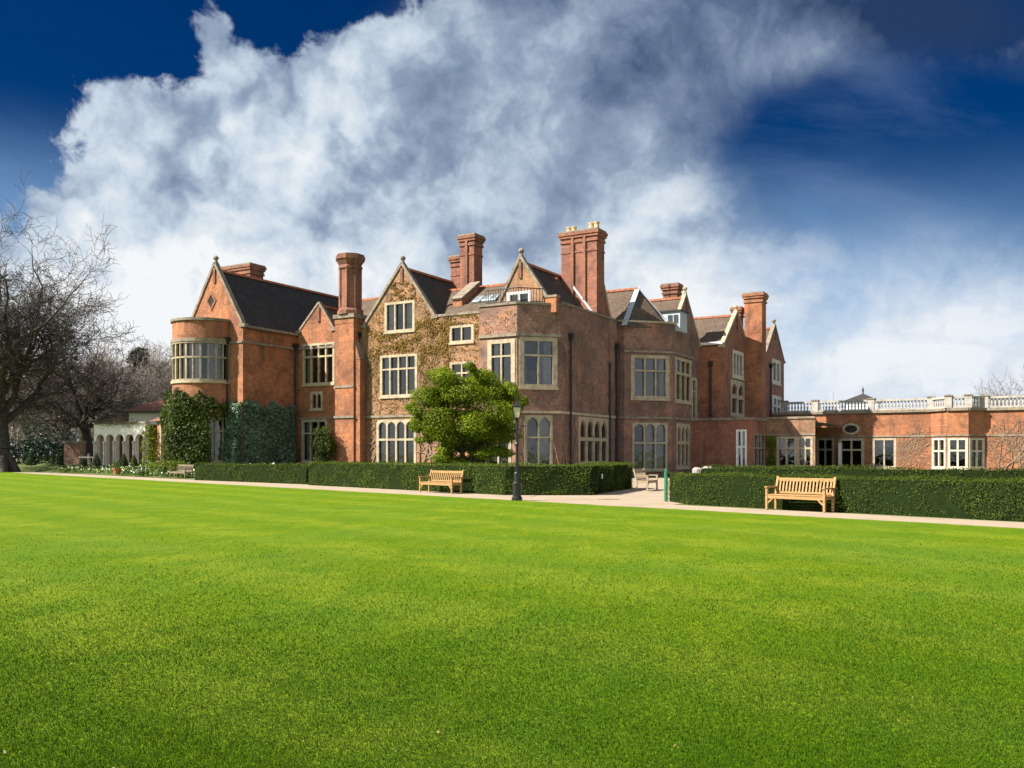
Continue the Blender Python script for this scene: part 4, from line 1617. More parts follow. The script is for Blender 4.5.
def bare_tree(name, loc, H, r0, seed, label, m_, spread=1.0, levels=6, fork=.28, twig=.012, group=None, wig=.22, first_dirs=None, maxseg=26000):
    rnd = random.Random(seed)
    root = empty(name, loc)
    tag(root, label, 'tree', group)
    trunk, crown = [], []

    from collections import deque
    todo = deque([(Vector((0, 0, -.1)), Vector((0, 0, 1)), H * fork, r0, 0)])
    while todo:
        p, d, L, r, lev = todo.popleft()
        nseg = 5 if lev < 2 else (4 if lev < 4 else 3)
        tgt = trunk if lev == 0 else crown
        pts = [(p.copy(), d.copy(), r)]
        rr = r
        lift = 0.0 if lev == 0 else (.10 if lev < 3 else .05)
        for k in range(nseg):
            d = (d + rand_perp(d, rnd) * wig * ((.9 + .22 * lev) if lev else .25) + Vector((0, 0, lift))).normalized()
            q = p + d * (L / nseg)
            r2 = max(rr * (.93 if lev == 0 else .86), twig * .8)
            if len(crown) < maxseg:
                tgt.append((*p, *q, rr, r2))
            p, rr = q, r2
            pts.append((p.copy(), d.copy(), rr))
        if lev >= levels:
            continue
        if lev == 0:
            dirs = first_dirs or [(math.cos(t), math.sin(t), rnd.uniform(.3, 1.2)) for t in [2 * math.pi * k / 7 + rnd.uniform(-.4, .4) for k in range(7)]]
            for kk, dd in enumerate(dirs):
                src = pts[-1] if kk % 2 == 0 else pts[-2]
                v = Vector((dd[0] * spread, dd[1] * spread, dd[2])).normalized()
                todo.append((src[0], v, H * rnd.uniform(.28, .38), src[2] * rnd.uniform(.42, .6), 1))
            todo.append((p, Vector((rnd.uniform(-.3, .3), rnd.uniform(-.3, .3), 1)).normalized(), H * .34, rr * .6, 1))
            continue
        nch = (0, 6, 6, 5, 4, 4, 3, 3)[lev]
        for k in range(nch):
            if k == 0:
                src = pts[-1]
            else:
                src = pts[min(len(pts) - 1, 1 + int((len(pts) - 1) * (k + rnd.random() * .8 - .4) / nch))]
            ang = rnd.uniform(.15, .45) if k == 0 else rnd.uniform(.5, 1.1)
            dd = (src[1] * math.cos(ang) + rand_perp(src[1], rnd) * math.sin(ang)).normalized()
            if dd.z < -.15:
                dd.z *= .2
                dd.normalize()
            todo.append((src[0], dd, L * (rnd.uniform(.62, .8) if k == 0 else rnd.uniform(.42, .68)), max(twig, src[2] * (.8 if k == 0 else rnd.uniform(.42, .6))), lev + 1))

    # root flare
    for k in range(7):
        an = k * .9
        trunk.append((math.cos(an) * r0 * 1.35, math.sin(an) * r0 * 1.35, -.15, math.cos(an) * r0 * .55, math.sin(an) * r0 * .55, r0 * 1.5, r0 * .4, r0 * .35))
    tubes('trunk', trunk, m_, root, 10)
    big = [s_ for s_ in crown if s_[6] > .05]
    small = [s_ for s_ in crown if s_[6] <= .05]
    tubes('limb', big, m_, root, 6)
    tubes('crown', small, m_, root, 3)
    return root


def leafy(name, loc, cs, per, size, m_, label, cat='shrub', trunk=None, group=None, core=None, rough=.25, shell=.55):
    root = empty(name, loc)
    tag(root, label, cat, group)
    cen, nor = clumps(cs, per, size, rough, shell)
    keep = cen[:, 2] > .02
    fast_mesh('foliage', leaf_quads(cen[keep], nor[keep], np.full(keep.sum(), size), .55, .7), 4, m_, root)
    if trunk:
        tubes('trunk', trunk, M['bark'], root, 7)
    return root


# ================================================================= HEDGES
u_ = np.array((.674, -.739))
nrm = np.array((.739, .674))
pA, pB = np.array(gp(194, 480.0)), np.array(gp(306, 484.3))
hedge('clipped_hedge', [pA, pB, pB + nrm * 1.1, pA + nrm * 1.1], 1.05, M['yew'], 'long low clipped hedge in front of the ivy covered left wing', 220, .075)
c0, c1 = np.array(gp(308, 485.0)), np.array((-.28, 36.0))
c2, c3 = np.array((3.16, 36.0)), np.array((5.86, 43.6))
hedge('clipped_hedge', [c0, c1, c2, c3, c3 + np.array((-1.2, .4)), c2 + np.array((-.8, 1.3)), c1 + np.array((.35, 1.3)), c0 + nrm * 1.3], 1.2, M['yew_sunlit'], 'clipped hedge with angled corner behind the black lamp post', 420, .055)
r0_, r1_, r2_ = np.array((5.42, 31.3)), np.array((5.8, 29.4)), np.array(line_pt(30, 1.85))
r1_ = np.array(line_pt(-.6, 2.6))
hedge('clipped_hedge', [line_pt(-1.74, 3.6), line_pt(-.1, 2.55), line_pt(30, 1.85), line_pt(30, 3.5), line_pt(-.2, 4.3), line_pt(-1.1, 4.6)], .97, M['yew'], 'long clipped hedge behind the right hand wooden bench', 650, .045)
hedge('clipped_hedge', [(9.5, 45.5), (30, 34), (30.6, 35), (10.1, 46.5)], .98, M['yew'], 'low hedge in the forecourt below the canted bay windows', 70, .1)
hedge('clipped_hedge', [(11.5, 53), (19.5, 49.0), (20, 50.0), (12, 54)], .98, M['yew'], 'short dark hedge in front of the mullioned glazed passage', 60, .1)

# ================================================================= PLANTS ON AND BY THE HOUSE
def on_house(name, label, cat='climbing plant', group=None):
    return tag(house_root(name), label, cat, group)


def wall_leaves(F, x0, y0, x1, y1, n, size, depth, m_, root, shape=None, bulge=0.0, name='foliage'):
    u0, u1 = F.u(x0), F.u(x1)
    xm = (x0 + x1) / 2
    zt, zb = F.z(xm, y0), max(F.z(xm, y1), .02)
    u, z = rng.uniform(u0, u1, n), rng.uniform(zb, zt, n)
    f, g = (u - u0) / (u1 - u0), (z - zb) / (zt - zb)
    keep = np.ones(n, bool) if shape is None else shape(f, g)
    for h_ in F.holes:
        keep &= ~((u > h_[0][0] - .06) & (u < h_[1][0] + .06) & (z > h_[0][1] - .08) & (z < h_[2][1] + .06))
    ks = np.nonzero(keep)[0]
    keep[ks] = [inside_poly(F.outer, (u[q], z[q])) for q in ks]
    u, z, f, g = u[keep], z[keep], f[keep], g[keep]
    off = depth * rng.uniform(.05, 1, len(u)) * (1 + bulge * np.sin(f * 9) * np.sin(g * 7)) * np.minimum(1, 6 * np.minimum(np.minimum(f, 1 - f), 1 - g) + .25)
    cen = np.column_stack([F.p0[0] + F.d[0] * u + F.n[0] * off, F.p0[1] + F.d[1] * u + F.n[1] * off, z])
    nor = np.tile([F.n[0], F.n[1], .3], (len(u), 1))
    return fast_mesh(name, leaf_quads(cen, nor, np.full(len(u), size), .7, .5), 4, m_, root)


def fbm2(x, y, s=0):
    r_ = np.zeros_like(x)
    for k, (a, fq) in enumerate(((1, 1.1), (.6, 2.3), (.4, 4.9), (.25, 9.1))):
        r_ += a * np.sin(x * fq * 2.1 + s + k * 1.7 + 1.3 * np.sin(y * fq * 1.3 + k)) * np.sin(y * fq * 1.9 + s * 2 + k * 2.1 + np.sin(x * fq + k))
    return r_


# dark ivy against the side of the left wing
iv = on_house('ivy', 'dark green ivy blanket on the side wall of the left wing')
edge_top = lambda f, g: g < .93 + .06 * np.sin(f * 14) + .03 * np.sin(f * 37)
wall_leaves(W_LS, 243.5, 401, 294, 470, 17000, .16, .5, M['ivy_dark'], iv, edge_top, .3)
wall_leaves(W_LW, 225, 399, 243.5, 470, 6500, .16, .45, M['ivy_dark'], iv, edge_top, .3)
# ivy on the curved bay
iv = on_house('ivy', 'tall bushy green ivy covering the lower curved bay')
n = 20000
th = math.pi + rng.uniform(0.0, .95, n) * math.pi
ztop = zz(389, BCa, LWf - 1.8)
z = rng.uniform(0, 1, n) * (ztop - .25 + .22 * np.sin(th * 7) + .12 * np.sin(th * 19) - .5 * np.clip((th - 1.72 * math.pi) / .2, 0, 1) - .6 * np.clip((1.12 * math.pi - th) / .3, 0, 1))
rad = BRr + .08 + (.3 + .25 * np.sin(z * .55)) * rng.uniform(0, 1, n) ** .7 * (1 + .5 * np.sin(th * 6 + z) * np.sin(z * 1.9))
k = ~((th > math.pi * 1.80) & (z < 4.1 + .4 * np.sin(th * 30)))
cen = np.column_stack([BCa + rad * np.cos(th), BCb + rad * np.sin(th), z])[k]
nor = np.column_stack([np.cos(th), np.sin(th), np.full(n, .3)])[k]
fast_mesh('foliage', leaf_quads(cen, nor, np.full(len(cen), .16), .6, .6), 4, M['ivy_green'], iv)
# small climber by the chimney breast
iv = on_house('climbing_shrub', 'small rounded climber at the foot of the chimney breast', 'climbing plant')
c = W_RC.u(337)
p = W_RC.at(c, 0, 1.3)
cen, nor = clumps([(p[0], p[1], 2.4, .85, .6, 1.0), (p[0] - .2, p[1], 1.3, .6, .5, .9), (p[0] + .25, p[1], 2.0, .6, .5, .8)], 3200, .12)
fast_mesh('foliage', leaf_quads(cen, nor, np.full(len(cen), .12), .6, .7), 4, M['ivy_green'], iv)
# yellowing creeper across the middle gable
cr = on_house('wall_creeper', 'yellowing leafy creeper spread over the middle gable wall')
cf = lambda F, s=0: (lambda f, g: fbm2(f * 5, g * 5, s) > rng.uniform(-.5, 1.6, len(f)))
wall_leaves(W_M, 366, 318, 481, 354, 15000, .10, .08, M['creeper'], cr, cf(0, .4))
wall_leaves(W_M, 414, 318, 450, 395, 8000, .10, .08, M['creeper'], cr, cf(0, 2.4))
wall_leaves(W_M, 390, 281, 416, 300, 2400, .10, .07, M['creeper'], cr, cf(0, 4.4))
wall_leaves(W_M, 362, 345, 382, 400, 1800, .09, .07, M['creeper'], cr, cf(0, 1.1))
stems = []
rs = random.Random(5)


def vine(F, u, z, segs, n, up=.9, r_=.03, wig=.7, branch=.14, zmax=8.0, step=.28):
    stack_ = [(u, z, up, r_, n)]
    while stack_:
        u, z, an, r_, n = stack_.pop()
        th_ = rs.gauss(0, .35)
        for k in range(n):
            th_ += rs.gauss(0, wig * .4)
            th_ *= .9
            u2, z2 = u + step * math.sin(th_ + an), z + step * math.cos(th_ + an)
            if not (0.05 < u2 < F.L - .05) or z2 > zmax or z2 < .1:
                break
            if any(h_[0][0] - .05 < u2 < h_[1][0] + .05 and h_[0][1] - .05 < z2 < h_[2][1] + .05 for h_ in F.holes):
                break
            segs.append((*F.at(u, z, .05), *F.at(u2, z2, .05), r_, r_ * .95))
            u, z, r_ = u2, z2, max(.008, r_ * .955)
            if rs.random() < branch and n - k > 3:
                stack_.append((u, z, an + rs.choice((-1, 1)) * rs.uniform(.5, 1.1), r_ * .75, int((n - k) * .8)))


for u0 in (1.5, 1.6, 1.8, 2.0, 2.1, 4.9, 5.1, 5.3, 5.6, 5.8, 6.4, 7.2, 8.0):
    vine(W_M, u0, .3, stems, 34, 0.05, .05, .6, .22, 9.3)
tubes('stem', stems, M['vine'], cr, 5)
# purple brown bare creeper over the corner bay
wall_leaves(W_M, 366, 296, 478, 400, 16000, .09, .06, M['creeper'], cr, cf(0, 3.3))
wall_leaves(W_M, 362, 396, 440, 440, 5000, .08, .06, M['creeper'], cr, cf(0, 7.3))
wall_leaves(W_M, 418, 380, 440, 425, 2500, .09, .06, M['creeper'], cr, cf(0, 5.3))
cr2 = on_house('bare_creeper', 'bare twiggy creeper over the corner bay walls')
stems = []
for F, us, zm in ((W_BF, (.2, 2.3), 9.9), (W_CA, (.1, .25, 2.2, 2.4), 9.9), (W_B, (.4, .8, 1.8, 2.6, 4.6, 6.2, 7.0), 9.2), (W_C2, (.2, 2.6, 3.0), 9.8)):
    for u0 in us:
        vine(F, u0, .3, stems, 40, 0.0, .035, .6, .3, zm)
tubes('stem', stems, M['vine'], cr2, 4)
wall_leaves(W_BF, 480, 312, 516, 336, 700, .07, .06, M['creeper'], cr2, cf(0, .9), name='dry_leaves')
wall_leaves(W_CA, 517, 312, 560, 336, 400, .07, .06, M['creeper'], cr2, cf(0, 1.9), name='dry_leaves')
# climber in the forecourt corner
iv = on_house('climbing_shrub', 'bright green climber between the extension and glazed passage')
wall_leaves(W_GL, 767, 436, 778, 470, 1500, .12, .35, M['lime'], iv, lambda f, g: np.abs(f - .5) < .35 + .15 * np.sin(g * 9))
# wisteria on the wing
wi = on_house('wisteria', 'bare pale wisteria stems fanned on the wing right of the bay')
stems = []
for x in (989, 997, 1003, 1010, 1016, 1022):
    vine(V5, V5.u(x), .3, stems, 22, rs.uniform(-.2, .5), .035, .6, .4, 4.3, .2)
tubes('stem', stems, M['vine'], wi, 5)
wi = on_house('wisteria', 'bare thin climber on the shaded wing wall left of its bay')
stems = []
for x in (912, 918):
    vine(V1, V1.u(x), .3, stems, 22, rs.uniform(-.3, .3), .018, .7, .45, 4.5, .2)
tubes('stem', stems, M['vine'], wi, 4)

# evergreen tree in front of the facade
tr_y = 53.0
tx = lambda x: (x - 512) / FPX * tr_y
tz = lambda y: EYE + (HOR - y) * tr_y / FPX
tcx = tx(470)
blobs = [(472, 400, 44, 28), (440, 410, 30, 26), (425, 425, 20, 16), (455, 385, 26, 18), (480, 378, 24, 15), (500, 400, 26, 22), (513, 392, 14, 10), (495, 428, 28, 24), (465, 440, 28, 20), (440, 432, 22, 16),
         (485, 450, 22, 14), (460, 420, 40, 24), (416, 408, 12, 9), (470, 368, 10, 7), (508, 418, 16, 16), (450, 452, 14, 8), (430, 395, 14, 10), (470, 458, 30, 10), (498, 455, 20, 10), (445, 458, 16, 8), (520, 405, 10, 10), (424, 436, 12, 10)]
cs = []
k_ = tr_y / FPX
for bx, by, rx, ry in blobs:
    for j in range(4):
        cs.append(((bx - 470 + random.uniform(-.5, .5) * rx) * k_, random.uniform(-1.5, 1.3), tz(by + random.uniform(-.5, .5) * ry), rx * k_ * random.uniform(.42, .62), rx * k_ * .55, ry * k_ * random.uniform(.4, .62)))
trk = []
for k in range(9):
    an = k * .7
    e = (math.cos(an) * 1.3, math.sin(an) * .9, 2.6 + (k % 3) * .9)
    trk.append((0.15 * math.cos(an), .15 * math.sin(an), 0, e[0] * .45, e[1] * .45, e[2] * .5, .11, .08))
    trk.append((e[0] * .45, e[1] * .45, e[2] * .5, *e, .08, .04))
leafy('evergreen_tree', (tcx, tr_y, 0), cs, 2600, .12, M['magnolia'], 'broad glossy evergreen tree in front of the mansion facade', 'tree', trk, shell=.4, rough=.2)

# ================================================================= LEFT GARDEN
mb = MB()
g0, g1 = line_pt(-62, 3.2), line_pt(-36, 3.4)
gz = .62
g2, g3 = (-26.5, 74), (-34, 118)
mb.poly([(*line_pt(-78, 2.7), -.012), (*g1, -.012), (g1[0] + 2.2, g1[1] + 6, gz), (-50, 95, gz)], M['ground'])
mb.poly([(-50, 95, gz), (g1[0] + 2.2, g1[1] + 6, gz), (-22, 72, gz), (-22, 170, gz), (-150, 170, gz), (-120, 95, gz)], M['ground'])
mb.poly([(*line_pt(-78, 2.7), -.012), (-50, 95, gz), (-120, 95, gz), (-120, 90, -.012)], M['ground'])
tag(mb.build('garden_terrace'), 'raised grassy garden terrace left of the house', kind='structure')


def lg(x, Yd):
    return (x - 512) / FPX * Yd


# loggia of round arches
LGY = 84.0
lo = empty('garden_loggia', (lg(94, LGY), LGY, gz), R(-22))
tag(lo, 'white arched garden loggia beside the left wing', 'loggia')
LGF = type('LF', (), {})()
class LocalFrame:
    def at(s, u, z, o=0.0):
        return (u, -o, z)
LFm = LocalFrame()
Lw, Lh = 6.2, zz(424, *inv(lg(120, LGY), LGY)) - gz
mb = MB()
hl = []
ar_n = 5
bay_w = Lw / (ar_n + .25)
ah = zz(434.5, *inv(lg(120, LGY), LGY)) - gz
for k in range(ar_n):
    u0 = .28 + k * bay_w
    hl.append(light_poly(u0, u0 + bay_w - .22, 0.0 + .02, ah, 'round'))
plate(mb, LFm, [(0, 0), (Lw, 0), (Lw, Lh), (0, Lh)], hl, 0, .45, M['render'])
mb.box(-.1, Lw + .1, -.12, .5, Lh, Lh + .14, M['stone_white'])
mb.build('wall', lo)
mb = MB()
mb.poly([(0, 3.2, 0), (Lw, 3.2, 0), (Lw, 3.2, Lh), (0, 3.2, Lh)], M['brick_red'])
mb.poly([(0, .45, Lh - .1), (Lw, .45, Lh - .1), (Lw, 3.2, Lh - .1), (0, 3.2, Lh - .1)], M['render'])
mb.poly([(0, .45, 0), (0, 3.2, 0), (0, 3.2, Lh), (0, .45, Lh)], M['render'])
mb.build('back_wall', lo)
mb = MB()
for k in range(ar_n + 1):
    u0 = .13 + k * bay_w - (.0 if k else 0)
    mb.lathe((u0, -.06, 0), [(.16, 0), (.16, .15), (.11, .2), (.10, ah * .68), (.15, ah * .72), (.16, ah * .78)], 10, M['stone_white'])
mb.build('column', lo)
# creeper on the loggia parapet
crl = empty('bare_creeper', (lg(94, LGY), LGY, gz), R(-22))
tag(crl, 'straggling brown creeper along the top of the white loggia', 'climbing plant')
cen = np.column_stack([rng.uniform(.2, 5.5, 900), rng.normal(-.2, .08, 900), Lh + .05 + .14 * rng.normal(0, 1, 900) * (1 + np.sin(np.linspace(0, 40, 900)))])
fast_mesh('foliage', leaf_quads(cen, np.tile([0, -1., .3], (900, 1)), np.full(900, .13), .4, .8), 4, leaf_mat('dry_creeper', (.12, .09, .05), (.2, .15, .09), (.1, .12, .04)), crl)
# pavilion with tiled roof behind the loggia
pv_ = empty('garden_pavilion', (lg(129, 92), 92, gz), R(-8))
tag(pv_, 'white walled pavilion with brown tiled roof behind the loggia', 'building')
mb = MB()
pw = 6.2
ph = zz(411, *inv(lg(140, 92), 92)) - gz
mb.box(0, pw, 0, 5, 0, ph, M['render'])
mb.build('wall', pv_)
mb = MB()
rz_ = zz(399.5, *inv(lg(150, 94), 94)) - gz
mb.poly([(-.8, -.6, ph - .1), (pw + 1.5, -.6, ph - .1), (pw + 1.5, 2.5, rz_), (2.0, 2.5, rz_)], M['tile_red'])
mb.poly([(-.8, 5.6, ph - .1), (-.8, -.6, ph - .1), (2.0, 2.5, rz_)], M['tile_red'])
mb.poly([(pw + 1.5, 5.6, ph - .1), (-.8, 5.6, ph - .1), (2.0, 2.5, rz_), (pw + 1.5, 2.5, rz_)], M['tile_red'])
mb.box(-.8, pw + 1.5, -.66, -.54, ph - .22, ph - .06, M['iron'])
mb.build('roof', pv_)
# garden wall
gw = MB()
gw.box(0, 2.1, 0, .35, 0, zz(443, *inv(lg(75, 92), 92)) - gz, M['brick_mauve'])
gw.box(-.05, 2.15, -.06, .41, zz(443, *inv(lg(75, 92), 92)) - gz, zz(441, *inv(lg(75, 92), 92)) - gz, M['stone_grey'])
o = gw.build('garden_wall')
o.location = (lg(64, 92), 92, gz)
tag(o, 'short stretch of red brick garden wall behind the lawn border', 'garden wall')

# lime climber beside lower range, laurel and topiary
iv = on_house('climbing_shrub', 'lime green leafy climber left of the lower range window')
pL = (aA(152, -2.6), -2.8)
cen, nor = clumps([(pL[0], pL[1], 2.3, .75, .5, 1.2), (pL[0] + .1, pL[1], 1.0, .7, .5, 1.0), (pL[0] - .1, pL[1], 3.1, .5, .4, .6)], 700, .14)
fast_mesh('foliage', leaf_quads(cen, nor, np.full(len(cen), .15), .6, .7), 4, M['lime'], iv)
leafy('lime_shrub', (lg(163, 63.5), 64.2, 0), [(0, 0, .85, 1.2, .6, .45), (.8, 0, .8, .8, .5, .4), (-.9, 0, .8, .7, .5, .4)], 900, .12, M['lime'], 'low lime green shrub behind the grey far bench')


leafy('low_shrub', (lg(150, 66), 66.5, 0), [(0, 0, .45, 1.3, .6, .6), (1.2, 0, .4, .9, .5, .55), (-1.2, 0, .4, .9, .5, .5)], 900, .11, M['yew_dark'], 'low dark shrub left of the silvered far bench')


def cone(x, Yd, h_, w_, label, m_='yew_dark', z0=None):
    n_ = int(900 * h_)
    z = h_ * (1 - np.sqrt(rng.uniform(0, 1, n_)))
    an = rng.uniform(0, 2 * np.pi, n_)
    r_ = w_ / 2 * (1 - z / h_) ** .75 * rng.uniform(.75, 1.05, n_) + .03
    cen = np.column_stack([r_ * np.cos(an), r_ * np.sin(an), z + .05])
    nor = np.column_stack([np.cos(an), np.sin(an), np.full(n_, .5)])
    root = empty('topiary_cone', (lg(x, Yd), Yd, gz if z0 is None else z0))
    tag(root, label, 'topiary', 'clipped topiary in the left border')
    fast_mesh('foliage', leaf_quads(cen, nor, np.full(n_, .1), .6, .6), 4, M[m_], root)
    tubes('stem', [(0, 0, -.05, 0, 0, h_ * .8, .05, .02)], M['bark'], root, 5)


cone(31, 82, 1.35, .85, 'pointed topiary leftmost in the border, by the dark laurels')
cone(53.5, 81, 1.05, .6, 'slim topiary half behind its taller neighbour, left of the brick wall')
cone(59, 80, 1.25, .85, 'broad topiary in front of the short brick garden wall')
cone(83, 79, .75, .7, 'small squat topiary beside the stone garden table')
cone(96.5, 79, 1.1, .75, 'pointed topiary at the left end of the loggia')
cone(124, 77, 1.1, .7, 'dark pointed topiary in front of the middle loggia arches', 'yew_dark')
cone(134, 77, 1.0, .6, 'slender pale topiary before the right loggia arches', 'yew')
leafy('laurel_bush', (lg(10, 96), 96, gz), [(-2, 0, 1.3, 3.2, 1.6, 1.8), (1, 0, 1.1, 2.5, 1.6, 1.5), (-5, 0, 1.5, 3, 1.6, 2)], 260, .28, M['shrub'], 'dark glossy laurel bush behind the large bare tree trunk')
leafy('laurel_bush', (lg(44, 96), 96, gz), [(0, 0, 1.2, 2.6, 1.6, 1.7), (2.0, 0, .9, 1.6, 1.4, 1.2), (-1, .5, 2.0, 1.5, 1.2, 1.4)], 260, .28, M['shrub'], 'dark laurel bush left of the short brick wall')
leafy('evergreen_bush', (lg(50, 104), 104, gz), [(0, 0, 2.2, 3.2, 1.8, 2.8), (4, 0, 1.6, 2.6, 1.6, 2.0)], 200, .3, M['pine'], 'tall dull green bush rising behind the laurels')
# border leaves and flowers: uncountable
n = 5200
s_ = rng.uniform(0, 1, n)
t_ = rng.uniform(0, 1, n)
p = np.array(line_pt(-73, 3.2))[None] * (1 - s_)[:, None] + np.array(line_pt(-40, 3.6))[None] * s_[:, None] + np.array([.5, .87])[None] * (t_ * 7)[:, None]
zg = np.clip(t_ * 7 / 6.2, 0, 1) * gz
cen = np.column_stack([p, zg + rng.uniform(.02, .28, n)])
bd = fast_mesh('border_plants', leaf_quads(cen, np.tile([-.3, -.6, .6], (n, 1)), np.full(n, .26), .45, .6), 4, M['bed'])
tag(bd, 'low green border planting', 'border', kind='stuff')
k = rng.uniform(0, 1, n) < .12
fl = cen[k] + np.array([0, 0, .14])
fo = fast_mesh('border_flowers', leaf_quads(fl, np.tile([-.2, -.9, .4], (len(fl), 1)), np.full(len(fl), .13), .9, .4), 4, M['petal'])
tag(fo, 'scattered white flowers in the border', 'flowers', kind='stuff')
# terracotta pot with plant
pt = empty('plant_pot', (lg(117, 70), 70, .1))
tag(pt, 'terracotta pot of leafy plant at the edge of the path', 'plant pot')
mb = MB()
mb.lathe((0, 0, 0), [(.2, 0), (.3, .35), (.36, .42), (.36, .5), (.3, .5)], 12, M['terracotta'])
mb.build('pot', pt)
cen, nor = clumps([(0, 0, .75, .4, .4, .35)], 1500, .1)
fast_mesh('foliage', leaf_quads(cen, nor, np.full(len(cen), .14), .5, .7), 4, M['yew'], pt)
# stone garden table
tb = empty('garden_table', (lg(89, 80), 80, gz))
tag(tb, 'stone slab table on two legs in the border by the loggia', 'table')
mb = MB()
mb.box(-.75, .75, -.35, .35, .72, .82, M['stone_white'])
mb.build('table_top', tb, bevel=.02)
for sx in (-.5, .5):
    mb = MB()
    mb.box(sx - .1, sx + .1, -.25, .25, -.02, .72, M['stone_white'])
    mb.build('leg', tb)

# ---- bare trees
bare_tree('bare_oak', (lg(1, 85), 85, 0), 23.5, 1.05, 27, 'huge bare spreading oak at the left edge of the lawn', M['bark'], 1.15, 6, .24, .019, 'bare winter trees', .26,
          [(.5, -.4, 1.0), (.7, .3, 1.3), (-.8, .1, .7), (.2, -.8, 1.0), (-.3, .8, 1.0), (.6, .5, .7), (.35, -.3, 1.5)], 95000)
bare_tree('bare_oak', (lg(88, 100), 100, gz), 16, .8, 33, 'dark trunked bare oak standing left of the white loggia', M['bark'], 1.0, 5, .3, .024, 'bare winter trees', .26, None, 22000)
for x, Yd, H, sd_, lab in ((28, 112, 17, 41, 'bare grey tree between the big oak and the laurels'), (62, 118, 18, 43, 'bare grey tree behind the short brick wall'),
                           (118, 125, 17, 47, 'bare grey tree rising behind the loggia roof'), (168, 130, 18.5, 51, 'bare tree peeping above the left wing beside the curved bay'),
                           (-40, 110, 19, 53, 'bare grey tree beyond the left edge of the lawn')):
    bare_tree('bare_tree', (lg(x, Yd), Yd, gz), H, .42, sd_, lab, M['bark_hazed'], .9, 5, .26, .026, 'bare winter trees', .24, None, 16000)
bare_tree('bare_tree', (lg(1030, 130), 130, 0), 13.5, .4, 61, 'bare tree showing above the wing balustrade at far right', M['bark_hazed'], .7, 5, .4, .024, 'bare winter trees', .2, None, 8000)
bare_tree('bare_tree', (lg(985, 130), 130, 0), 11, .3, 67, 'twiggy tree top above the balustrade beyond the wing bay', M['bark_hazed'], .6, 4, .5, .024, 'bare winter trees', .2, None, 3000)
# distant evergreens
for x, top_, sd_, lab in ((140, 346, 3, 'dark pine behind the pavilion roof'), (158, 362, 5, 'darker pine just left of the curved bay')):
    Yd = 140
    h_ = EYE + (HOR - top_) * Yd / FPX - gz
    rr = random.Random(sd_)
    cs = [(rr.uniform(-1, 1) * 2.6 * (1.15 - q), rr.uniform(-1, 1) * 2, h_ * (.35 + .6 * q), rr.uniform(1.0, 1.8) * (1.2 - .6 * q), 1.3, rr.uniform(.6, 1.0)) for q in [i / 15 for i in range(16)] for _ in range(2)]
    leafy('pine_tree', (lg(x, Yd), Yd, gz), cs, 480, .38, M['pine'], lab, 'tree', [(0, 0, 0, 0, 0, h_ * .9, .4, .1)], 'dark pines behind the garden', rough=.5, shell=.3)
# far wood as one mass of twigs and trunks
n = 90
segs = []
rw = random.Random(9)
for k in range(n):
    x, Yd = rw.uniform(-95, 178), rw.uniform(150, 190)
    h_ = rw.uniform(15, 23) * (1 if x > 60 else .9)
    X0 = lg(x, Yd)
    segs.append((X0, Yd, 0, X0 + rw.uniform(-.5, .5), Yd, h_ * .7, .25, .1))
    for j in range(90):
        z0 = rw.uniform(h_ * .12, h_ * .86)
        an = rw.uniform(0, 6.28)
        L = rw.uniform(1, 3.2)
        p = (X0 + L * math.cos(an) * .3, Yd, z0)
        q = (X0 + L * math.cos(an), Yd + L * math.sin(an), z0 + rw.uniform(.5, 2.6))
        segs.append((X0, Yd, z0 - .4, *q, .06, .03))
        for i in range(4):
            segs.append((*q, q[0] + rw.uniform(-1.2, 1.2), q[1], q[2] + rw.uniform(-.2, 1.5), .035, .025))
o = tubes('far_wood', segs, M['bark_hazed'], None, 3)
tag(o, 'distant bare woodland reading as one grey brown mass', 'woodland', kind='stuff')

# ================================================================= BENCHES
def bench_proto(m_, loc, rz, label, L=1.9):
    b = empty('garden_bench', loc, rz)
    tag(b, label, 'bench', 'slatted garden benches')
    D = .56
    x0, x1 = -L / 2, L / 2

    def part(name, boxes, bev=.006):
        mb = MB()
        for q in boxes:
            if len(q) == 6:
                mb.box(*q, m_)
            else:
                mb.bar(*q, m_)
        return mb.build(name, b, bevel=bev)
    t = .035
    # legs: front pair to arm height, rear pair raking up into the back
    for x in (x0 + t, x1 - t):
        part('leg', [(x - t, x + t, 0, 2 * t, 0, .64)])
        part('leg', [(x - t, x + t, D - 2 * t, D, 0, .44), ((x, D - t, .43), (x, D + .10, .97), 2 * t, 2 * t, )])
        part('armrest', [(x - .045, x + .045, -.03, D + .02, .64, .685)])
        part('side_rail', [(x - .02, x + .02, 2 * t, D - 2 * t, .34, .42)])
    part('seat', [(x0 + .01, x1 - .01, .0 + k * .09, .07 + k * .09, .43, .455) for k in range(6)])
    part('apron', [(x0 + 2 * t, x1 - 2 * t, .015, .05, .33, .43), ((x0 + 2 * t, .032, .20), (x0 + 2 * t + .16, .032, .34), .035, .05), ((x1 - 2 * t, .032, .20), (x1 - 2 * t - .16, .032, .34), .035, .05)])
    bk = part('backrest', [((x0 + 2 * t, D + .075, .88), (x1 - 2 * t, D + .075, .88), .04, .10), ((x0 + 2 * t, D - .015, .50), (x1 - 2 * t, D - .015, .50), .035, .06)])
    ns = 16
    sl_ = []
    for k in range(ns):
        x = x0 + .14 + (L - .28) * k / (ns - 1)
        sl_.append(((x, D - .01, .52), (x, D + .072, .85), .05, .018))
    mb = MB()
    for q in sl_:
        mb.bar(*q, m_, up=(0, -1, .2))
    mb.build('back_slats', bk)
    return b


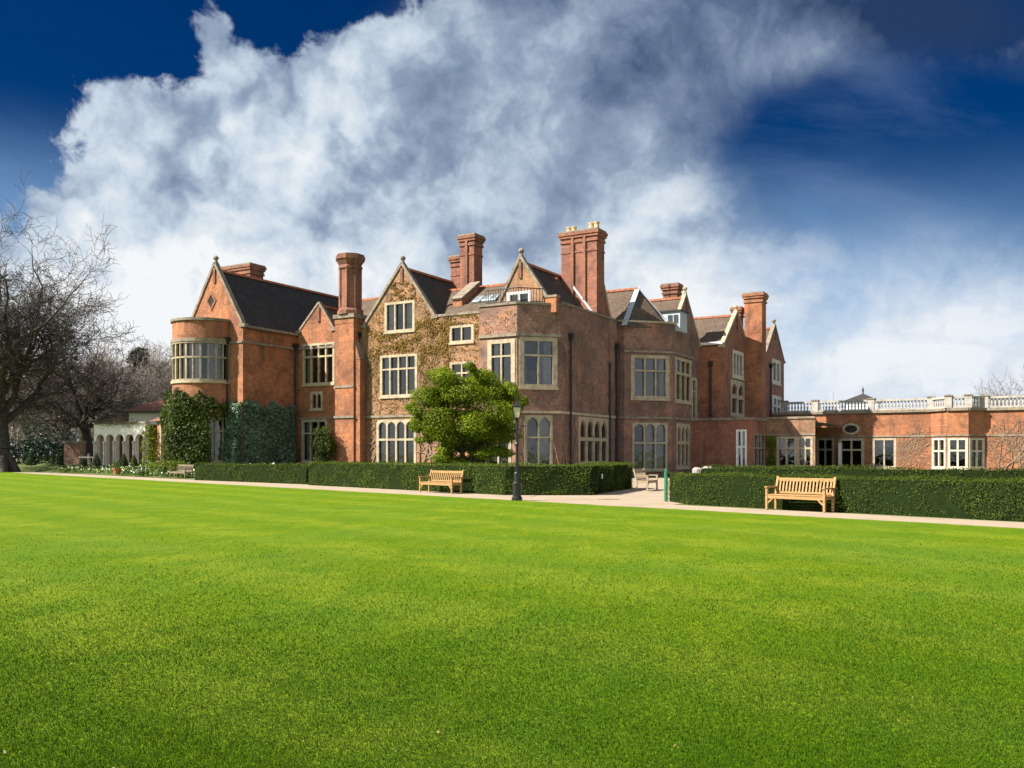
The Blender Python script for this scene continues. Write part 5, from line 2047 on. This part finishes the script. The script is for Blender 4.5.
ang = math.atan2(-.739, .674)
f = gp(764, 509.7)
g = gp(826, 512.6)
c = ((f[0] + g[0]) / 2, (f[1] + g[1]) / 2)
bench_proto(M['teak'], (c[0], c[1], 0), ang, 'honey teak bench backing on the long right hedge', 1.88)
c = gp(435, 493.0)
bench_proto(M['teak'], (c[0], c[1], 0), ang, 'golden teak bench in front of hedge left of the lamp post', 2.25)
c = gp(177, 478.2)
bench_proto(M['teak_grey'], (c[0], c[1], 0), ang, 'dark silvered bench at the far left end of the path', 2.6)
c = gp(653, 490.2)
bench_proto(M['teak_old'], (c[0] , c[1], 0), math.atan2(.92, .38), 'weathered bench beside the hedge end in the forecourt gap')

# ================================================================= LAMP POST
lp = gp(517, 500.5)
lm = empty('lamp_post', (lp[0], lp[1], 0))
tag(lm, 'black Victorian style lamp post standing at the lawn edge', 'lamp post')
k_ = lp[1] / FPX
mb = MB()
mb.lathe((0, 0, 0), [(.19, 0), (.19, .10), (.15, .14), (.15, .55), (.17, .60), (.12, .66), (.10, .9), (.11, .95), (.075, 1.0)], 10, M['black'])
mb.build('base', lm)
mb = MB()
mb.lathe((0, 0, 1.0), [(.06, 0), (.05, .9), (.075, .95), (.075, 1.0), (.045, 1.05), (.038, 1.75), (.07, 1.8), (.05, 1.9)], 10, M['black'])
mb.build('post', lm)
mb = MB()
mb.bar((-.28, 0, 2.62), (.28, 0, 2.62), .025, .025, M['black'])
for s_ in (-1, 1):
    mb.lathe((.29 * s_, 0, 2.595), [(.03, 0), (.03, .05)], 6, M['black'])
mb.build('ladder_bar', lm)
ln = MB()
for k in range(4):
    an = R(45 + 90 * k)
    c, s_ = math.cos(an), math.sin(an)
    ln.bar((c * .12, s_ * .12, 2.9), (c * .22, s_ * .22, 3.28), .025, .025, M['black'])
ln.lathe((0, 0, 2.86), [(.06, 0), (.17, .03), (.17, .05)], 4, M['black'], R(45))
ln.lathe((0, 0, 3.27), [(.25, 0), (.26, .03), (.12, .17), (.1, .2), (.06, .23), (.05, .27), (.02, .33)], 4, M['black'], R(45))
lno = ln.build('lantern', lm)
pn = MB()
for k in range(4):
    a1_, a2_ = R(45 + 90 * k), R(135 + 90 * k)
    pn.poly([(math.cos(a1_) * .115, math.sin(a1_) * .115, 2.9), (math.cos(a2_) * .115, math.sin(a2_) * .115, 2.9), (math.cos(a2_) * .215, math.sin(a2_) * .215, 3.27), (math.cos(a1_) * .215, math.sin(a1_) * .215, 3.27)], mat('frosted_glass', lambda h, b: (b.inputs['Base Color'].__setattr__('default_value', (.85, .80, .62, 1)), b.inputs['Transmission Weight'].__setattr__('default_value', .4)), .4, .4))
pn.build('pane', lno)

# ================================================================= SMALL THINGS
mb = MB()
gpst = gp(664.5, 501.0)
mb.box(-.03, .03, -.09, .09, 0, 1.1, M['green_paint'])
mb.box(-.055, .055, -.045, .045, -.02, 1.0, M['green_paint'])
o = mb.build('post', None, bevel=.008)
o.name = 'green_post'
o.location = (gpst[0] + .05, gpst[1], 0)
tag(o, 'flat bright green post at the end of the right hedge', 'post')
t = .45
nx = c2 + (c3 - c2) * .18
mb = MB()
mb.box(-.08, .08, -.012, 0, 0, .2, M['paper'])
o = mb.build('notice_card')
o.location = (nx[0] + .09, nx[1] - .04, .62)
o.rotation_euler = (0, 0, math.atan2(c3[1] - c2[1], c3[0] - c2[0]))
tag(o, 'small white card fixed to the end face of the hedge', 'notice')
# stone trough with pale boulders in the forecourt
st = empty('stone_trough', (lg(706, 46), 46, 0), R(-10))
tag(st, 'low pale stone trough heaped with pale rocks behind the right hedge', 'planter')
mb = MB()
mb.box(-.7, .7, -.4, .4, 0, .75, M['stone_pale'])
mb.build('basin', st, bevel=.03)
for k, (x, y, z, r_) in enumerate(((-.45, 0, .82, .24), (.0, -.05, .84, .28), (.42, .02, .8, .22), (.2, .15, .9, .2))):
    me = bpy.data.meshes.new('rock')
    bm = bmesh.new()
    bmesh.ops.create_icosphere(bm, subdivisions=2, radius=r_)
    for v in bm.verts:
        v.co *= 1 + .18 * math.sin(v.co.x * 17 + k) * math.sin(v.co.y * 13 + k * 2)
        v.co.z *= .65
    bm.to_mesh(me)
    bm.free()
    me.materials.append(M['stone_pale'])
    o = bpy.data.objects.new('rock', me)
    col.objects.link(o)
    o.parent = st
    o.location = (x, y, z)

# ================================================================= GRASS
def grass(n, y0, y1):
    yp = rng.uniform(y0, y1, n)
    Yd = EYE * FPX / (yp - HOR)
    xp = rng.uniform(-260, 1284, n)
    Xd = (xp - 512) / FPX * Yd
    # keep on the lawn side of the edge
    side = (Xd - 3.94) * .739 + (Yd - 27.6) * .674
    k = (side < -.02) & (rng.uniform(0, 1, n) < np.clip((yp - 525) / 130, 0, 1))
    Xd, Yd = Xd[k], Yd[k]
    m_ = len(Xd)
    hgt = rng.uniform(.010, .027, m_) * (1 + .18 * np.sin(Xd * 2.1 + np.sin(Yd)) * np.sin(Yd * 1.7) + .15 * np.sin(Xd * 7.3 + Yd * 3) * np.sin(Yd * 6.1 - Xd))
    wd = np.maximum(.0017, Yd * .00036) * rng.uniform(.8, 1.3, m_)
    an = rng.uniform(0, 2 * np.pi, m_)
    lean = rng.uniform(.1, .9, m_) * hgt
    la = rng.uniform(0, 2 * np.pi, m_)
    b = np.column_stack([Xd, Yd, np.zeros(m_)])
    t_ = np.column_stack([np.cos(an), np.sin(an), np.zeros(m_)]) * wd[:, None]
    tip = b + np.column_stack([np.cos(la) * lean, np.sin(la) * lean, hgt])
    return np.stack([b - t_, b + t_, tip], 1)


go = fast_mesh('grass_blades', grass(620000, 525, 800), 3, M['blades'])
tag(go, 'short green grass blades of the mown lawn', 'grass', kind='stuff')
# fallen leaves and worm casts
n = 45
yp = rng.uniform(580, 790, n)
Yd = EYE * FPX / (yp - HOR)
cen = np.column_stack([(rng.uniform(-200, 1220, n) - 512) / FPX * Yd, Yd, np.full(n, .035)])
lo_ = fast_mesh('fallen_leaves', leaf_quads(cen, np.tile([0, 0, 1.], (n, 1)), rng.uniform(.012, .03, n), .6, .4), 4, leaf_mat('dry_leaf', (.25, .18, .08), (.35, .28, .14), (.45, .4, .25)))
tag(lo_, 'tiny dry leaves scattered over the lawn', 'leaves', kind='stuff')
